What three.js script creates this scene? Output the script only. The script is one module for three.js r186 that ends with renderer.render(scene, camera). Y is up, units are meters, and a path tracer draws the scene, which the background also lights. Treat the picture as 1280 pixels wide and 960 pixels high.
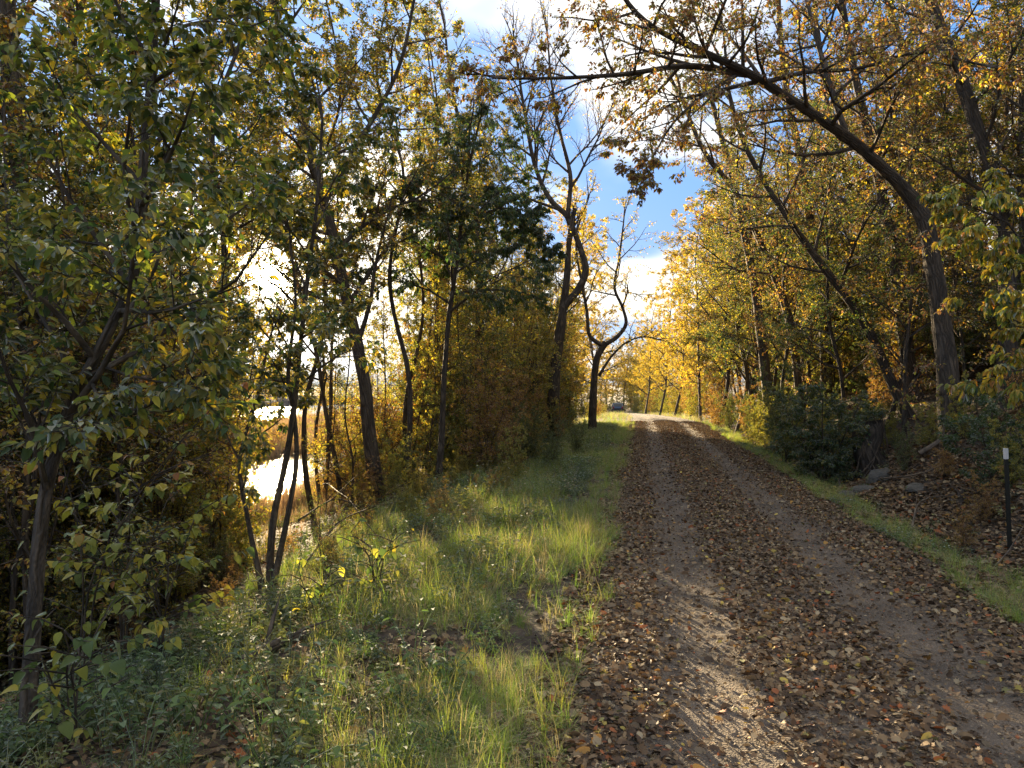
import * as THREE from 'three';
import { mergeGeometries } from 'three/addons/utils/BufferGeometryUtils.js';

// ---------------------------------------------------------------- camera, sky, sun, exposure
const scene = new THREE.Scene();
const F = 961, YAW = 9.51 * Math.PI / 180, EYE = 1.7;
const camera = new THREE.PerspectiveCamera(53.06, 4 / 3, 0.1, 3000);
camera.position.set(0, EYE, 0);
camera.rotation.order = 'YXZ';
camera.rotation.set(0, YAW, 0);
scene.add(camera);
const renderer = new THREE.WebGLRenderer({ antialias: true });
renderer.setSize(1024, 768);
renderer.toneMapping = THREE.LinearToneMapping;
renderer.toneMappingExposure = 5.6;
renderer.shadowMap.enabled = true;
renderer.shadowMap.type = THREE.PCFSoftShadowMap;

const V = (x, y, z) => new THREE.Vector3(x, y, z);
const CY = Math.cos(YAW), SY = Math.sin(YAW);
function ray(u, v) {                                   // direction of a pixel of the 1280 x 960 photograph, 1 m of forward depth long
  const a = (u - 640) / F, b = (480 - v) / F;
  return V(a * CY - SY, b, -a * SY - CY);
}
const P = (u, v, d) => ray(u, v).multiplyScalar(d).add(camera.position);
const SUN = ray(340, 348).normalize();

// random numbers and noise
function rng(seed) { let a = seed >>> 0; return () => { a = (a + 0x6D2B79F5) | 0; let t = Math.imul(a ^ (a >>> 15), 1 | a); t = (t + Math.imul(t ^ (t >>> 7), 61 | t)) ^ t; return ((t ^ (t >>> 14)) >>> 0) / 4294967296; }; }
const hash = (x, y) => { let h = Math.imul(x | 0, 374761393) + Math.imul(y | 0, 668265263); h = Math.imul(h ^ (h >>> 13), 1274126177); return ((h ^ (h >>> 16)) >>> 0) / 4294967296; };
function noise(x, y) {
  const ix = Math.floor(x), iy = Math.floor(y), fx = x - ix, fy = y - iy, s = fx * fx * (3 - 2 * fx), t = fy * fy * (3 - 2 * fy);
  const a = hash(ix, iy), b = hash(ix + 1, iy), c = hash(ix, iy + 1), d = hash(ix + 1, iy + 1);
  return a + (b - a) * s + (c - a) * t + (a - b - c + d) * s * t;
}
const fbm = (x, y, o = 4) => { let s = 0, a = 0.5, n = 0; for (let i = 0; i < o; i++) { s += a * noise(x, y); n += a; x = x * 2.03 + 17.1; y = y * 2.03 + 5.3; a *= 0.5; } return s / n; };
const sst = (a, b, x) => { const t = Math.min(1, Math.max(0, (x - a) / (b - a))); return t * t * (3 - 2 * t); };
const mix = (a, b, t) => a + (b - a) * t;

{ // sky: blue air, thin broken cloud, milky brightness round the low sun
  const W = 2048, H = 1024, CX = -3.7, CZ = 9.4, data = new Float32Array(W * H * 4);
  for (let r = 0; r < H; r++) {
    const up = ((r + 0.5) / H - 0.5) * Math.PI, y = Math.sin(up), cu = Math.cos(up);
    for (let c = 0; c < W; c++) {
      const az = ((c + 0.5) / W - 0.5) * 2 * Math.PI, x = Math.cos(az) * cu, z = Math.sin(az) * cu;
      const ang = Math.acos(Math.min(1, x * SUN.x + y * SUN.y + z * SUN.z)) * 180 / Math.PI;
      const yy = Math.max(y, 0.0), hz = Math.exp(-yy * 9);
      let R = mix(0.14, 0.6, hz), G = mix(0.36, 0.7, hz), B = mix(0.8, 0.84, hz);
      const k = 1 / (yy + 0.2);
      const cl = fbm(x * k * 1.25 + 31.7 + CX, z * k * 1.25 + 11.4 + CZ, 6), wisps = fbm(x * k * 3.1 + 3, z * k * 2.2 + 50, 4);
      const a = sst(0.41, 0.57, cl * 0.78 + wisps * 0.22) * 0.95 * sst(-0.02, 0.05, y);
      const w = 0.95 + Math.exp(-ang / 16) * 0.8;
      R = mix(R, w, a); G = mix(G, w * 0.955, a); B = mix(B, w * 0.87, a);
      const g1 = 0.8 * Math.exp(-ang / 11), g2 = 2 * Math.exp(-(ang * ang) / 9), g3 = 60 * Math.exp(-(ang * ang) / 0.9);
      R += g1 * 1.05 + g2 + g3; G += g1 * 0.95 + g2 * 0.88 + g3 * 0.86; B += g1 * 0.8 + g2 * 0.6 + g3 * 0.55;
      if (y < 0) { const t = sst(0, -0.15, y); R = mix(R, 0.12, t); G = mix(G, 0.11, t); B = mix(B, 0.08, t); }
      const o = (r * W + c) * 4, k0 = 0.25; data[o] = R * k0; data[o + 1] = G * k0; data[o + 2] = B * k0; data[o + 3] = 1;
    }
  }
  const t = new THREE.DataTexture(data, W, H, THREE.RGBAFormat, THREE.FloatType);
  t.mapping = THREE.EquirectangularReflectionMapping; t.magFilter = t.minFilter = THREE.LinearFilter; t.needsUpdate = true;
  scene.background = t; scene.environment = t;
}
const sun = new THREE.DirectionalLight(new THREE.Color().setRGB(1, 0.78, 0.47), 5);
sun.name = 'sun';
sun.position.copy(SUN).multiplyScalar(160).add(V(0, 0, -25));
sun.target.position.set(0, 0, -25);
sun.castShadow = true;
sun.shadow.radius = 1.5;
sun.shadow.mapSize.set(4096, 4096);
Object.assign(sun.shadow.camera, { left: -70, right: 70, top: 45, bottom: -25, near: 1, far: 330 });
scene.add(sun, sun.target);

// ---------------------------------------------------------------- helpers
const used = new Map();
function numbered(n) { const k = used.get(n) ?? 0; used.set(n, k + 1); return k ? n + '_' + String(k).padStart(3, '0') : n; }
function tag(o, label, category, group, kind) { if (label) o.userData.label = label; if (category) o.userData.category = category; if (group) o.userData.group = group; if (kind) o.userData.kind = kind; return o; }
function mesh(name, g, m, parent) { const o = new THREE.Mesh(g, m); o.name = parent && parent !== scene ? name : numbered(name); o.castShadow = o.receiveShadow = true; (parent ?? scene).add(o); return o; }
function thing(name, label, category, pos, turn = 0, group) { const o = new THREE.Group(); o.name = numbered(name); o.position.copy(pos); o.rotation.y = turn; tag(o, label, category, group); scene.add(o); return o; }
function dup(src, pos, turn, s, label, group, tilt) {
  const o = src.clone(); o.name = numbered(src.userData.stem ?? src.name); o.position.copy(pos); o.rotation.set(tilt?.[0] ?? 0, turn, tilt?.[1] ?? 0); o.scale.copy(s.isVector3 ? s : V(s, s, s));
  o.userData = { ...src.userData }; if (label) o.userData.label = label; if (group) o.userData.group = group; scene.add(o); return o;
}
class Buf {                                            // a growing mesh
  constructor(n = 4096) { this.p = new Float32Array(n * 3); this.n = new Float32Array(n * 3); this.u = new Float32Array(n * 2); this.c = new Float32Array(n * 3); this.i = new Uint32Array(n * 3); this.nv = 0; this.ni = 0; this.hasC = false; }
  room(v, t) {
    const g = (a, m) => { const b = new a.constructor(m); b.set(a); return b; };
    if ((this.nv + v) * 3 > this.p.length) { const m = Math.max(this.nv + v, this.p.length / 3 * 2); this.p = g(this.p, m * 3); this.n = g(this.n, m * 3); this.u = g(this.u, m * 2); this.c = g(this.c, m * 3); }
    if (this.ni + t > this.i.length) this.i = g(this.i, Math.max(this.ni + t, this.i.length * 2));
  }
  v(x, y, z, nx, ny, nz, u = 0, w = 0) { const k = this.nv++, a = k * 3; this.p[a] = x; this.p[a + 1] = y; this.p[a + 2] = z; this.n[a] = nx; this.n[a + 1] = ny; this.n[a + 2] = nz; this.u[k * 2] = u; this.u[k * 2 + 1] = w; return k; }
  t(a, b, c) { this.i[this.ni++] = a; this.i[this.ni++] = b; this.i[this.ni++] = c; }
  geo(color) {
    const g = new THREE.BufferGeometry();
    g.setAttribute('position', new THREE.BufferAttribute(this.p.slice(0, this.nv * 3), 3));
    g.setAttribute('normal', new THREE.BufferAttribute(this.n.slice(0, this.nv * 3), 3));
    g.setAttribute('uv', new THREE.BufferAttribute(this.u.slice(0, this.nv * 2), 2));
    if (color) g.setAttribute('color', new THREE.BufferAttribute(this.c.slice(0, this.nv * 3), 3));
    g.setIndex(new THREE.BufferAttribute(this.i.slice(0, this.ni), 1));
    return g;
  }
}
// a tapering tube through points
const ta = V(), tb = V(), tc = V();
function tube(B, pts, rad, sides, lump = 0, R = null) {
  const n = pts.length; B.room(n * (sides + 1), (n - 1) * sides * 6);
  let nx = V(1, 0, 0); ta.copy(pts[1]).sub(pts[0]).normalize(); if (Math.abs(ta.x) > 0.8) nx.set(0, 0, 1);
  let base = B.nv, len = 0;
  for (let k = 0; k < n; k++) {
    const a = pts[Math.max(0, k - 1)], b = pts[Math.min(n - 1, k + 1)];
    ta.copy(b).sub(a).normalize(); nx.addScaledVector(ta, -nx.dot(ta)).normalize(); tb.copy(ta).cross(nx);
    if (k) len += pts[k].distanceTo(pts[k - 1]);
    for (let s = 0; s <= sides; s++) {
      const an = s / sides * Math.PI * 2, c = Math.cos(an), d = Math.sin(an);
      let r = rad[k]; if (lump) r *= 1 + lump * ((noise(Math.cos(an) * 1.7 + 9 + pts[0].x, len * 2.2 + Math.sin(an) * 1.7) - 0.5) * 1.6 + (noise(Math.cos(an) * 5 + 9, len * 5 + Math.sin(an) * 5) - 0.5) * 0.9);
      const X = nx.x * c + tb.x * d, Y = nx.y * c + tb.y * d, Z = nx.z * c + tb.z * d;
      B.v(pts[k].x + X * r, pts[k].y + Y * r, pts[k].z + Z * r, X, Y, Z, s / sides * Math.max(0.12, Math.round(rad[0] * 6.28 * 4) / 4), len);
    }
  }
  for (let k = 0; k < n - 1; k++) for (let s = 0; s < sides; s++) { const a = base + k * (sides + 1) + s, b = a + sides + 1; B.t(a, a + 1, b); B.t(b, a + 1, b + 1); }
}
// a leaf: two halves folded along the midrib; fine leaves have two triangles in each half
function leaf(B, p, ax, up, L, W, fold, fine, col) {
  const ux = ax.x, uy = ax.y, uz = ax.z;
  let sx = uy * up.z - uz * up.y, sy = uz * up.x - ux * up.z, sz = ux * up.y - uy * up.x; let m = 1 / (Math.hypot(sx, sy, sz) + 1e-9); sx *= m; sy *= m; sz *= m;
  const nx = sy * uz - sz * uy, ny = sz * ux - sx * uz, nz = sx * uy - sy * ux;
  const pt = (a, b, h, k) => B.v(p.x + ux * a * L + sx * b * W + nx * h * L, p.y + uy * a * L + sy * b * W + ny * h * L, p.z + uz * a * L + sz * b * W + nz * h * L, nx + sx * k, ny + sy * k, nz + sz * k);
  B.room(8, 12); const s = B.nv, q = fold * 0.35;
  if (fine) {
    const b0 = pt(0, 0, 0, 0), l1 = pt(0.28, 0.44, q, -fold), l2 = pt(0.66, 0.36, q * 0.7, -fold), tp = pt(1, 0, -0.12, 0), r2 = pt(0.66, -0.36, q * 0.7, fold), r1 = pt(0.28, -0.44, q, fold);
    B.t(b0, l1, l2); B.t(b0, l2, tp); B.t(b0, r2, r1); B.t(b0, tp, r2);
  } else { const b0 = pt(0, 0, 0, 0), l = pt(0.45, 0.5, q, -fold), tp = pt(1, 0, 0, 0), r = pt(0.45, -0.5, q, fold); B.t(b0, l, tp); B.t(b0, tp, r); }
  for (let k = s; k < B.nv; k++) { B.c[k * 3] = col[0]; B.c[k * 3 + 1] = col[1]; B.c[k * 3 + 2] = col[2]; }
}

// ---------------------------------------------------------------- procedural textures and materials
function tex(W, H, f, srgb) {
  const d = new Uint8Array(W * H * 4);
  for (let y = 0; y < H; y++) for (let x = 0; x < W; x++) { const c = f(x / W, y / H), o = (y * W + x) * 4; d[o] = c[0] * 255; d[o + 1] = c[1] * 255; d[o + 2] = c[2] * 255; d[o + 3] = 255; }
  const t = new THREE.DataTexture(d, W, H); t.wrapS = t.wrapT = THREE.RepeatWrapping; t.magFilter = THREE.LinearFilter; t.minFilter = THREE.LinearMipmapLinearFilter; t.generateMipmaps = true; if (srgb) t.colorSpace = THREE.SRGBColorSpace; t.needsUpdate = true; return t;
}
// noise that repeats with period n
function pn(x, y, n, m = n) { const ix = Math.floor(x), iy = Math.floor(y), fx = x - ix, fy = y - iy, s = fx * fx * (3 - 2 * fx), t = fy * fy * (3 - 2 * fy), w = (a, k) => ((a % k) + k) % k; const a = hash(w(ix, n), w(iy, m)), b = hash(w(ix + 1, n), w(iy, m)), c = hash(w(ix, n), w(iy + 1, m)), d = hash(w(ix + 1, n), w(iy + 1, m)); return a + (b - a) * s + (c - a) * t + (a - b - c + d) * s * t; }
const pf = (u, v, n, o = 4) => { let s = 0, a = 0.5, w = 0; for (let i = 0; i < o; i++) { s += a * pn(u * n, v * n, n); w += a; n *= 2; a *= 0.55; } return s / w; };
const barkH = (u, v) => { const w = pn(u * 6, v * 4, 6, 4) * 0.12; const r = Math.abs(pn((u + w) * 22, v * 5, 22, 5) - 0.5) * 2; return Math.min(1, r * 0.8 + pn(u * 64, v * 48, 64, 48) * 0.25); };
const barkBump = tex(512, 512, (u, v) => { const h = barkH(u, v); return [h, h, h]; });
const barkMap = tex(512, 512, (u, v) => { const h = barkH(u, v), m = pf(u, v, 5, 4), l = 0.2 + 0.2 * h + 0.12 * (m - 0.5); return [l * 1.08, l * 0.95, l * 0.8]; }, true);
const bark = new THREE.MeshStandardMaterial({ map: barkMap, bumpMap: barkBump, bumpScale: 0.03, roughness: 0.9 });
const leafMat = new THREE.MeshPhysicalMaterial({ vertexColors: true, roughness: 1, transmission: 0.58, side: THREE.DoubleSide });
const soilMap = tex(1024, 1024, (u, v) => { const m = pf(u, v, 6, 7), f = pf(u + 0.3, v, 48, 3), l = 0.17 + 0.2 * m + 0.12 * (f - 0.5); return [l * 1.1, l * 0.93, l * 0.74]; }, true);
const soilBump = tex(1024, 1024, (u, v) => { const h = pf(u, v, 24, 5); return [h, h, h]; });
const gravH = (u, v) => { let h = 0; for (const n of [70, 120]) { const x = u * n, y = v * n, ix = Math.floor(x), iy = Math.floor(y); for (let a = -1; a < 2; a++) for (let b = -1; b < 2; b++) { const jx = ((ix + a) % n + n) % n, jy = ((iy + b) % n + n) % n, r = 0.2 + 0.3 * hash(jx, jy + n * 7), q = Math.hypot(x - ix - a - hash(jx + 31, jy), y - iy - b - hash(jx, jy + 91)) / r; if (q < 1) h = Math.max(h, Math.sqrt(1 - q * q) * r * 1.6); } } return h; };
const gravMap = tex(1024, 1024, (u, v) => { const h = gravH(u, v), m = pf(u, v, 5, 5), l = 0.36 + 0.16 * (m - 0.5) + 0.2 * h * pn(u * 90, v * 90, 90); return [l * 1.1, l * 0.96, l * 0.8]; }, true);
const gravBump = tex(1024, 1024, (u, v) => { const h = gravH(u, v) * 0.7 + 0.3 * pf(u, v, 12, 4); return [h, h, h]; });
for (const t of [soilMap, soilBump]) t.repeat.set(0.4, 0.4);
for (const t of [gravMap, gravBump]) t.repeat.set(0.8, 0.8);
const soil = new THREE.MeshStandardMaterial({ map: soilMap, bumpMap: soilBump, bumpScale: 0.03, roughness: 1 });
const gravel = new THREE.MeshStandardMaterial({ map: gravMap, bumpMap: gravBump, bumpScale: 0.012, roughness: 0.95 });

// ---------------------------------------------------------------- the lie of the land
const HALF = 1.41, WATER = -4.2;
const roadC = (z) => 1.07 - (z < -35 ? 0.00052 * (z + 35) ** 2 : 0);
const roadY = (z) => { const d = Math.max(0, -z - 30); return -0.033 * (d - 6 * (1 - Math.exp(-d / 6))) * (d < 110 ? 1 : 110 / d); };
const bankTop = 3.7;
function height(x, z, raw) {
  const s = x - roadC(z), ry = roadY(z);
  let h = 0;
  if (s < -HALF) {
    const l = -s - HALF, far = sst(-30, -45, z);
    h = -0.03 * Math.min(l, 1.6) + 0.1 * (noise(x * 0.9, z * 0.9) - 0.5) * sst(0, 1, l);
    if (l > 1.6) { const k = l - 1.6; h -= 0.3 * (k - 1.2 * (1 - Math.exp(-k / 1.2))) * 1.06; h += 0.5 * (noise(x * 0.35 + 7, z * 0.35) - 0.5) * sst(0, 3, k); }
    const y = ry + h, bed = WATER - 0.7 - 0.3 * noise(x * 0.1, z * 0.1);
    let out = Math.max(y, bed);
    const shore = x + 92 - 12 * noise(z * 0.03, 4) + Math.min(0, z + 200) * 0.3;   // the far bank of the water
    out = Math.max(out, WATER + 0.35 * (1 - ((x + 39 + 4 * noise(z * 0.08, 1)) / 12) ** 2) - Math.max(0, z + 26) * 0.06);
    if (shore < 0) out = Math.max(out, bed - shore * 0.25 > WATER + 1.6 ? WATER + 1.6 + 0.6 * noise(x * 0.05, z * 0.05) : bed - shore * 0.25);
    return out;
  }
  if (s > HALF) {
    const l = s - HALF, dip = -0.14 * Math.exp(-(((l - 0.85) / 0.4) ** 2));
    h = dip + 0.05 * (noise(x * 1.3, z * 1.3) - 0.5) * sst(0, 0.6, l);
    if (l > 1.2) { const k = l - 1.2, top = 6.5; const rise = 0.56 * k * sst(0, 0.8, k); h += top * (1 - Math.exp(-rise / top)) + (noise(x * 0.5, z * 0.5) - 0.5) * 0.5 * sst(0, 2, k) + (noise(x * 1.7, z * 1.7) - 0.5) * 0.16 * sst(0, 1, k); }
    return ry + h * mix(1, 0.45, sst(-40, -70, z));
  }
  const rut = (c) => Math.exp(-(((s - c) / 0.26) ** 2));
  return ry + 0.05 * (1 - (s / HALF) ** 2) - 0.04 * (rut(-0.68) + rut(0.68)) + 0.02 * (noise(x * 2, z * 1.2) - 0.5) - (raw ? 0.12 * sst(HALF, HALF - 0.35, Math.abs(s)) : 0);
}
const at = (x, z) => V(x, height(x, z), z);
function G(u, v) {                                      // where the ray of a pixel meets the ground
  const r = ray(u, v); let t = 1, p = null;
  for (; t < 200; t += 0.05) { p = r.clone().multiplyScalar(t).add(camera.position); if (p.y <= height(p.x, p.z)) break; }
  return [p, t];
}
function sheet(xs, zs, f, uv = true) {
  const B = new Buf(xs.length * zs.length); B.room(xs.length * zs.length, xs.length * zs.length * 6);
  for (const z of zs) for (const x of xs) { const [px, py, pz] = f(x, z), e = 0.05, hx = (f(x + e, z)[1] - f(x - e, z)[1]) / (2 * e), hz = (f(x, z + e)[1] - f(x, z - e)[1]) / (2 * e), m = 1 / Math.hypot(hx, 1, hz); B.v(px, py, pz, -hx * m, m, -hz * m, px, -pz); }
  const w = xs.length; for (let j = 0; j < zs.length - 1; j++) for (let i = 0; i < w - 1; i++) { const a = j * w + i, b = a + w; B.t(a, b, a + 1); B.t(b, b + 1, a + 1); }
  return B.geo();
}
const steps = (list) => { const out = []; for (const [a, b, s] of list) for (let x = a; x < b - 1e-6; x += s) out.push(x); out.push(list[list.length - 1][1]); return out; };
{
  const xs = steps([[-900, -200, 70], [-200, -96, 8], [-96, -24, 3], [-24, -14, 0.7], [-14, -4, 0.3], [-4, 8, 0.14], [8, 16, 0.4], [16, 40, 2], [40, 120, 10], [120, 900, 78]]);
  const zs = steps([[-900, -300, 60], [-300, -150, 10], [-150, -60, 2], [-60, -30, 0.6], [-30, -16, 0.25], [-16, 1, 0.14], [1, 12, 0.6], [12, 60, 6], [60, 400, 68]]);
  tag(mesh('ground', sheet(xs, zs, (x, z) => [x, height(x, z, true), z]), soil), 'brown soil of the wooded bank and hillside', null, null, 'structure');
  const ts = []; for (let s = -HALF - 0.1; s <= HALF + 0.101; s += 0.06) ts.push(s);
  const tz = steps([[-190, -60, 1.5], [-60, -30, 0.4], [-30, -12, 0.14], [-12, 4, 0.06]]);
  const tf = (s, z) => { const x = roadC(z) + s, e = 0.03 * (fbm(x * 6, z * 6, 3) - 0.5) * 0.6; return [x, Math.abs(s) > HALF ? height(roadC(z) + Math.sign(s) * (HALF + 0.02), z) - 0.03 : height(x, z) + 0.004 + e * 0.5, z]; };
  tag(mesh('track', sheet(ts, tz, tf), gravel), 'grey brown gravel track with two worn wheel ruts', null, null, 'structure');
  // water of the river below the bank: gently rippled
  const rip = tex(512, 512, (u, v) => { const h = pf(u, v, 8, 4); return [h, h, h]; }); rip.repeat.set(0.25, 0.25);
  const wm = new THREE.MeshPhysicalMaterial({ color: new THREE.Color().setRGB(0.03, 0.035, 0.025), roughness: 0.12, bumpMap: rip, bumpScale: 0.05, specularIntensity: 1 });
  const wg = sheet(steps([[-500, -100, 40], [-100, -10, 6]]), steps([[-500, -100, 40], [-100, 60, 8]]), (x, z) => [x, WATER, z]);
  tag(mesh('water', wg, wm), 'calm river water glaring in the low sun', null, null, 'structure');
}

// ---------------------------------------------------------------- growing trees
const hue = {
  green: [[0.05, 0.10, 0.018], [0.065, 0.12, 0.02], [0.09, 0.14, 0.022], [0.04, 0.075, 0.018]],
  olive: [[0.16, 0.17, 0.022], [0.22, 0.2, 0.025], [0.12, 0.14, 0.02], [0.28, 0.23, 0.03]],
  lime: [[0.3, 0.34, 0.03], [0.38, 0.37, 0.035], [0.24, 0.3, 0.03]],
  yellow: [[0.6, 0.46, 0.03], [0.66, 0.48, 0.035], [0.56, 0.38, 0.03], [0.5, 0.44, 0.035]],
  orange: [[0.56, 0.3, 0.025], [0.5, 0.22, 0.025], [0.6, 0.38, 0.03]],
  brown: [[0.2, 0.1, 0.035], [0.16, 0.085, 0.035], [0.26, 0.13, 0.04], [0.24, 0.15, 0.05]],
  russet: [[0.3, 0.11, 0.03], [0.24, 0.09, 0.03]],
};
const pal = (o) => { const out = []; for (const [k, w] of Object.entries(o)) for (const c of hue[k]) out.push([c, w / hue[k].length]); const s = out.reduce((a, b) => a + b[1], 0); return (R) => { let t = R() * s; for (const [c, w] of out) { t -= w; if (t <= 0) { const j = 0.8 + 0.4 * R(); return [c[0] * j * (0.92 + 0.16 * R()), c[1] * j, c[2] * j]; } } return out[0][0]; }; };
// lanes along which the low sun comes through between the trees: [foot x, foot z, radius, share of leaves left, lowest reach, farthest reach]
const lanes = [];
function open(p) {
  for (const [fx, fy, fz, r, keep, lo, hi] of lanes) {
    const dx = p.x - fx, dy = p.y - fy, dz = p.z - fz, t = dx * SUN.x + dy * SUN.y + dz * SUN.z;
    if (t < lo || t > hi) continue;
    if (dx * dx + dy * dy + dz * dz - t * t < r * r) return keep;
  }
  return 1;
}
const kx = V(), ky = V();
function grow(T, p, dir, len, r, lvl, W, fo) {
  const R = T.R, S = T.S, n = lvl >= S.levels ? 2 : Math.max(4, Math.min(9, Math.round(len / 0.45)));
  const pts = [p.clone()], rad = [r], d = dir.clone(), q = p.clone(), st = len / n, wob = S.wob * (lvl ? 1 : 0.8);
  for (let i = 1; i <= n; i++) {
    d.x += (R() - 0.5) * wob; d.y += (R() - 0.5) * wob + S.trop * (lvl === 0 ? 1 : 0.6) / n; d.z += (R() - 0.5) * wob;
    if (T.bias) d.addScaledVector(T.bias, 0.25 / n);
    d.normalize(); q.addScaledVector(d, st); pts.push(q.clone()); rad.push(r * (1 - i / n * 0.75));
  }
  tube(W, pts, rad, lvl === 0 ? 6 : lvl === 1 ? 4 : 3, 0);
  if (lvl < S.levels) {
    const kids = Math.max(2, Math.round(S.kids[lvl] * (0.75 + 0.5 * R()) * Math.min(1.6, Math.max(0.6, len / S.ref[lvl]))));
    for (let k = 0; k < kids; k++) {
      const t = 0.2 + 0.8 * (k + R() * 0.9) / kids, f = Math.min(n - 1e-3, t * n), i = Math.floor(f), c = kx.copy(pts[i]).lerp(pts[i + 1], f - i).clone();
      const ax = pts[i + 1].clone().sub(pts[i]).normalize(), pe = V(R() - 0.5, R() - 0.5, R() - 0.5); pe.y *= S.flat; pe.addScaledVector(ax, -pe.dot(ax)).normalize();
      const a = S.angle * (0.7 + 0.6 * R()), nd = ax.multiplyScalar(Math.cos(a)).addScaledVector(pe, Math.sin(a));
      grow(T, c, nd, len * S.ratio * (0.6 + 0.6 * R()) * (1.15 - 0.5 * t), Math.max(0.003, r * (1 - t * 0.75) * 0.6), lvl + 1, W, fo);
    }
  }
  if (lvl >= S.levels - 1 && S.leaf.n > 0) {
    const Lf = S.leaf, cnt = Math.round(Lf.n * (lvl >= S.levels ? 1 : 0.6) * (0.6 + 0.8 * R()));
    if (Lf.bare && R() < Lf.bare) return;
    for (let k = 0; k < cnt; k++) {
      const t = lvl >= S.levels ? 0.15 + 0.9 * k / cnt : 0.5 + 0.5 * R(), f = Math.min(n - 1e-3, Math.max(0, t * n)), i = Math.floor(f);
      ky.copy(pts[i]).lerp(pts[i + 1], f - i);
      const w = T.world ? ta.copy(ky).add(T.world) : ky; const o = open(w); if (o < 1 && R() > o) continue;
      if (w.y < -90) continue;
      const tx = pts[i + 1].x - pts[i].x, ty = pts[i + 1].y - pts[i].y, tz = pts[i + 1].z - pts[i].z, m = 1 / (Math.hypot(tx, ty, tz) + 1e-9);
      const ax = V(tx * m * 0.6 + (R() - 0.5) * 1.5, ty * m * 0.5 + (R() - 0.5) * 1.1 - Lf.droop, tz * m * 0.6 + (R() - 0.5) * 1.5).normalize();
      const up = V((R() - 0.5) * 1.4, 1, (R() - 0.5) * 1.4);
      const L = Lf.size * (0.6 + 0.7 * R());
      ky.addScaledVector(ax, 0.012 + 0.35 * Lf.size * R());
      leaf(fo, ky, ax, up, L, L * Lf.w * (0.8 + 0.4 * R()), 0.25 + 0.5 * R(), Lf.fine, T.pal(R));
    }
  }
}
function spline(pts, r0, r1, base, wob, R, flare = 0.5) {
  const c = new THREE.CatmullRomCurve3(pts, false, 'centripetal'), L = c.getLength(), n = Math.max(6, Math.min(70, Math.round(L / 0.16))), out = [], rad = [];
  const a = R() * 50;
  for (let i = 0; i <= n; i++) { const t = i / n, p = c.getPointAt(t); p.x += (noise(a, t * L * 0.8) - 0.5) * wob; p.z += (noise(a + 20, t * L * 0.8) - 0.5) * wob; out.push(p); rad.push(0.88 * mix(r0, r1, Math.pow(t, 0.72)) * (base ? 1 + flare * Math.exp(-t * L / 0.3) : 1)); }
  return [out, rad, L];
}
// stems: [{pts (relative to the tree's foot), r0, r1, from, to, n, len:[a,b], base}]
function tree(name, label, category, foot, stems, S, o = {}) {
  const R = rng(o.seed ?? 1), T = { R, S, pal: pal(S.pal), bias: o.bias, world: o.fixed === false ? null : foot };
  const fo = new Buf(32768), wood = [];
  for (const s of stems) {
    const W = new Buf(8192); wood.push(W);
    const [pts, rad, L] = spline(s.pts, s.r0, s.r1, s.base !== false, s.wob ?? 0.06, R, o.flare);
    tube(W, pts, rad, s.r0 > 0.12 ? 16 : 8, 0.16, R);
    for (let k = 0; k < (s.base === false ? 0 : o.shoots ?? 0); k++) { const i = Math.floor(pts.length * (0.03 + 0.42 * R())), an = R() * 6.28; grow(T, pts[i].clone().addScaledVector(V(Math.cos(an), 0, Math.sin(an)), rad[i] * 0.8), V(Math.cos(an), 0.5, Math.sin(an)).normalize(), 0.35 + 0.6 * R(), 0.006, 1, W, fo); }
    const n = s.n ?? 8;
    for (let k = 0; k < n; k++) {
      const t = mix(s.from ?? 0.35, s.to ?? 1, (k + R() * 0.8) / n), f = Math.min(pts.length - 1.001, t * (pts.length - 1)), i = Math.floor(f), p = pts[i].clone().lerp(pts[i + 1], f - i), rr = rad[i];
      const ax = pts[i + 1].clone().sub(pts[i]).normalize(), an = k * 2.4 + R() * 1.2, pe = V(Math.cos(an), S.rise ?? 0.15, Math.sin(an)); pe.addScaledVector(ax, -pe.dot(ax)).normalize();
      const a = S.angle * (0.8 + 0.5 * R()), d = ax.multiplyScalar(Math.cos(a)).addScaledVector(pe, Math.sin(a));
      const len = mix(s.len[1], s.len[0], t) * (0.65 + 0.6 * R());
      grow(T, p, d, len, Math.min(rr * 0.6, 0.012 + len * 0.014), 0, W, fo);
    }
    if (s.tip !== 0) { const e = pts[pts.length - 1], d = e.clone().sub(pts[pts.length - 3]).normalize(); for (let k = 0; k < 2; k++) grow(T, e, d.clone().add(V((R() - 0.5) * 0.7, 0.1, (R() - 0.5) * 0.7)).normalize(), s.tip ?? s.len[0], Math.max(0.006, s.r1 * 0.9), S.levels > 1 ? 0 : 1, W, fo); }
  }
  const g = thing(name, label, category, foot, 0, o.group);
  g.userData.stem = name;
  wood.forEach((W, k) => { mesh(k && stems[k].base === false ? 'limb' : category === 'tree' && !k ? 'trunk' : 'stem', W.geo(), o.bark ?? bark, g); stats.wood += W.ni / 3; });
  if (fo.nv) mesh('crown', fo.geo(true), o.leafMat ?? leafMat, g);
  stats.leaves += fo.ni / 3;
  return g;
}
const stats = { leaves: 0, wood: 0 };
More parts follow.
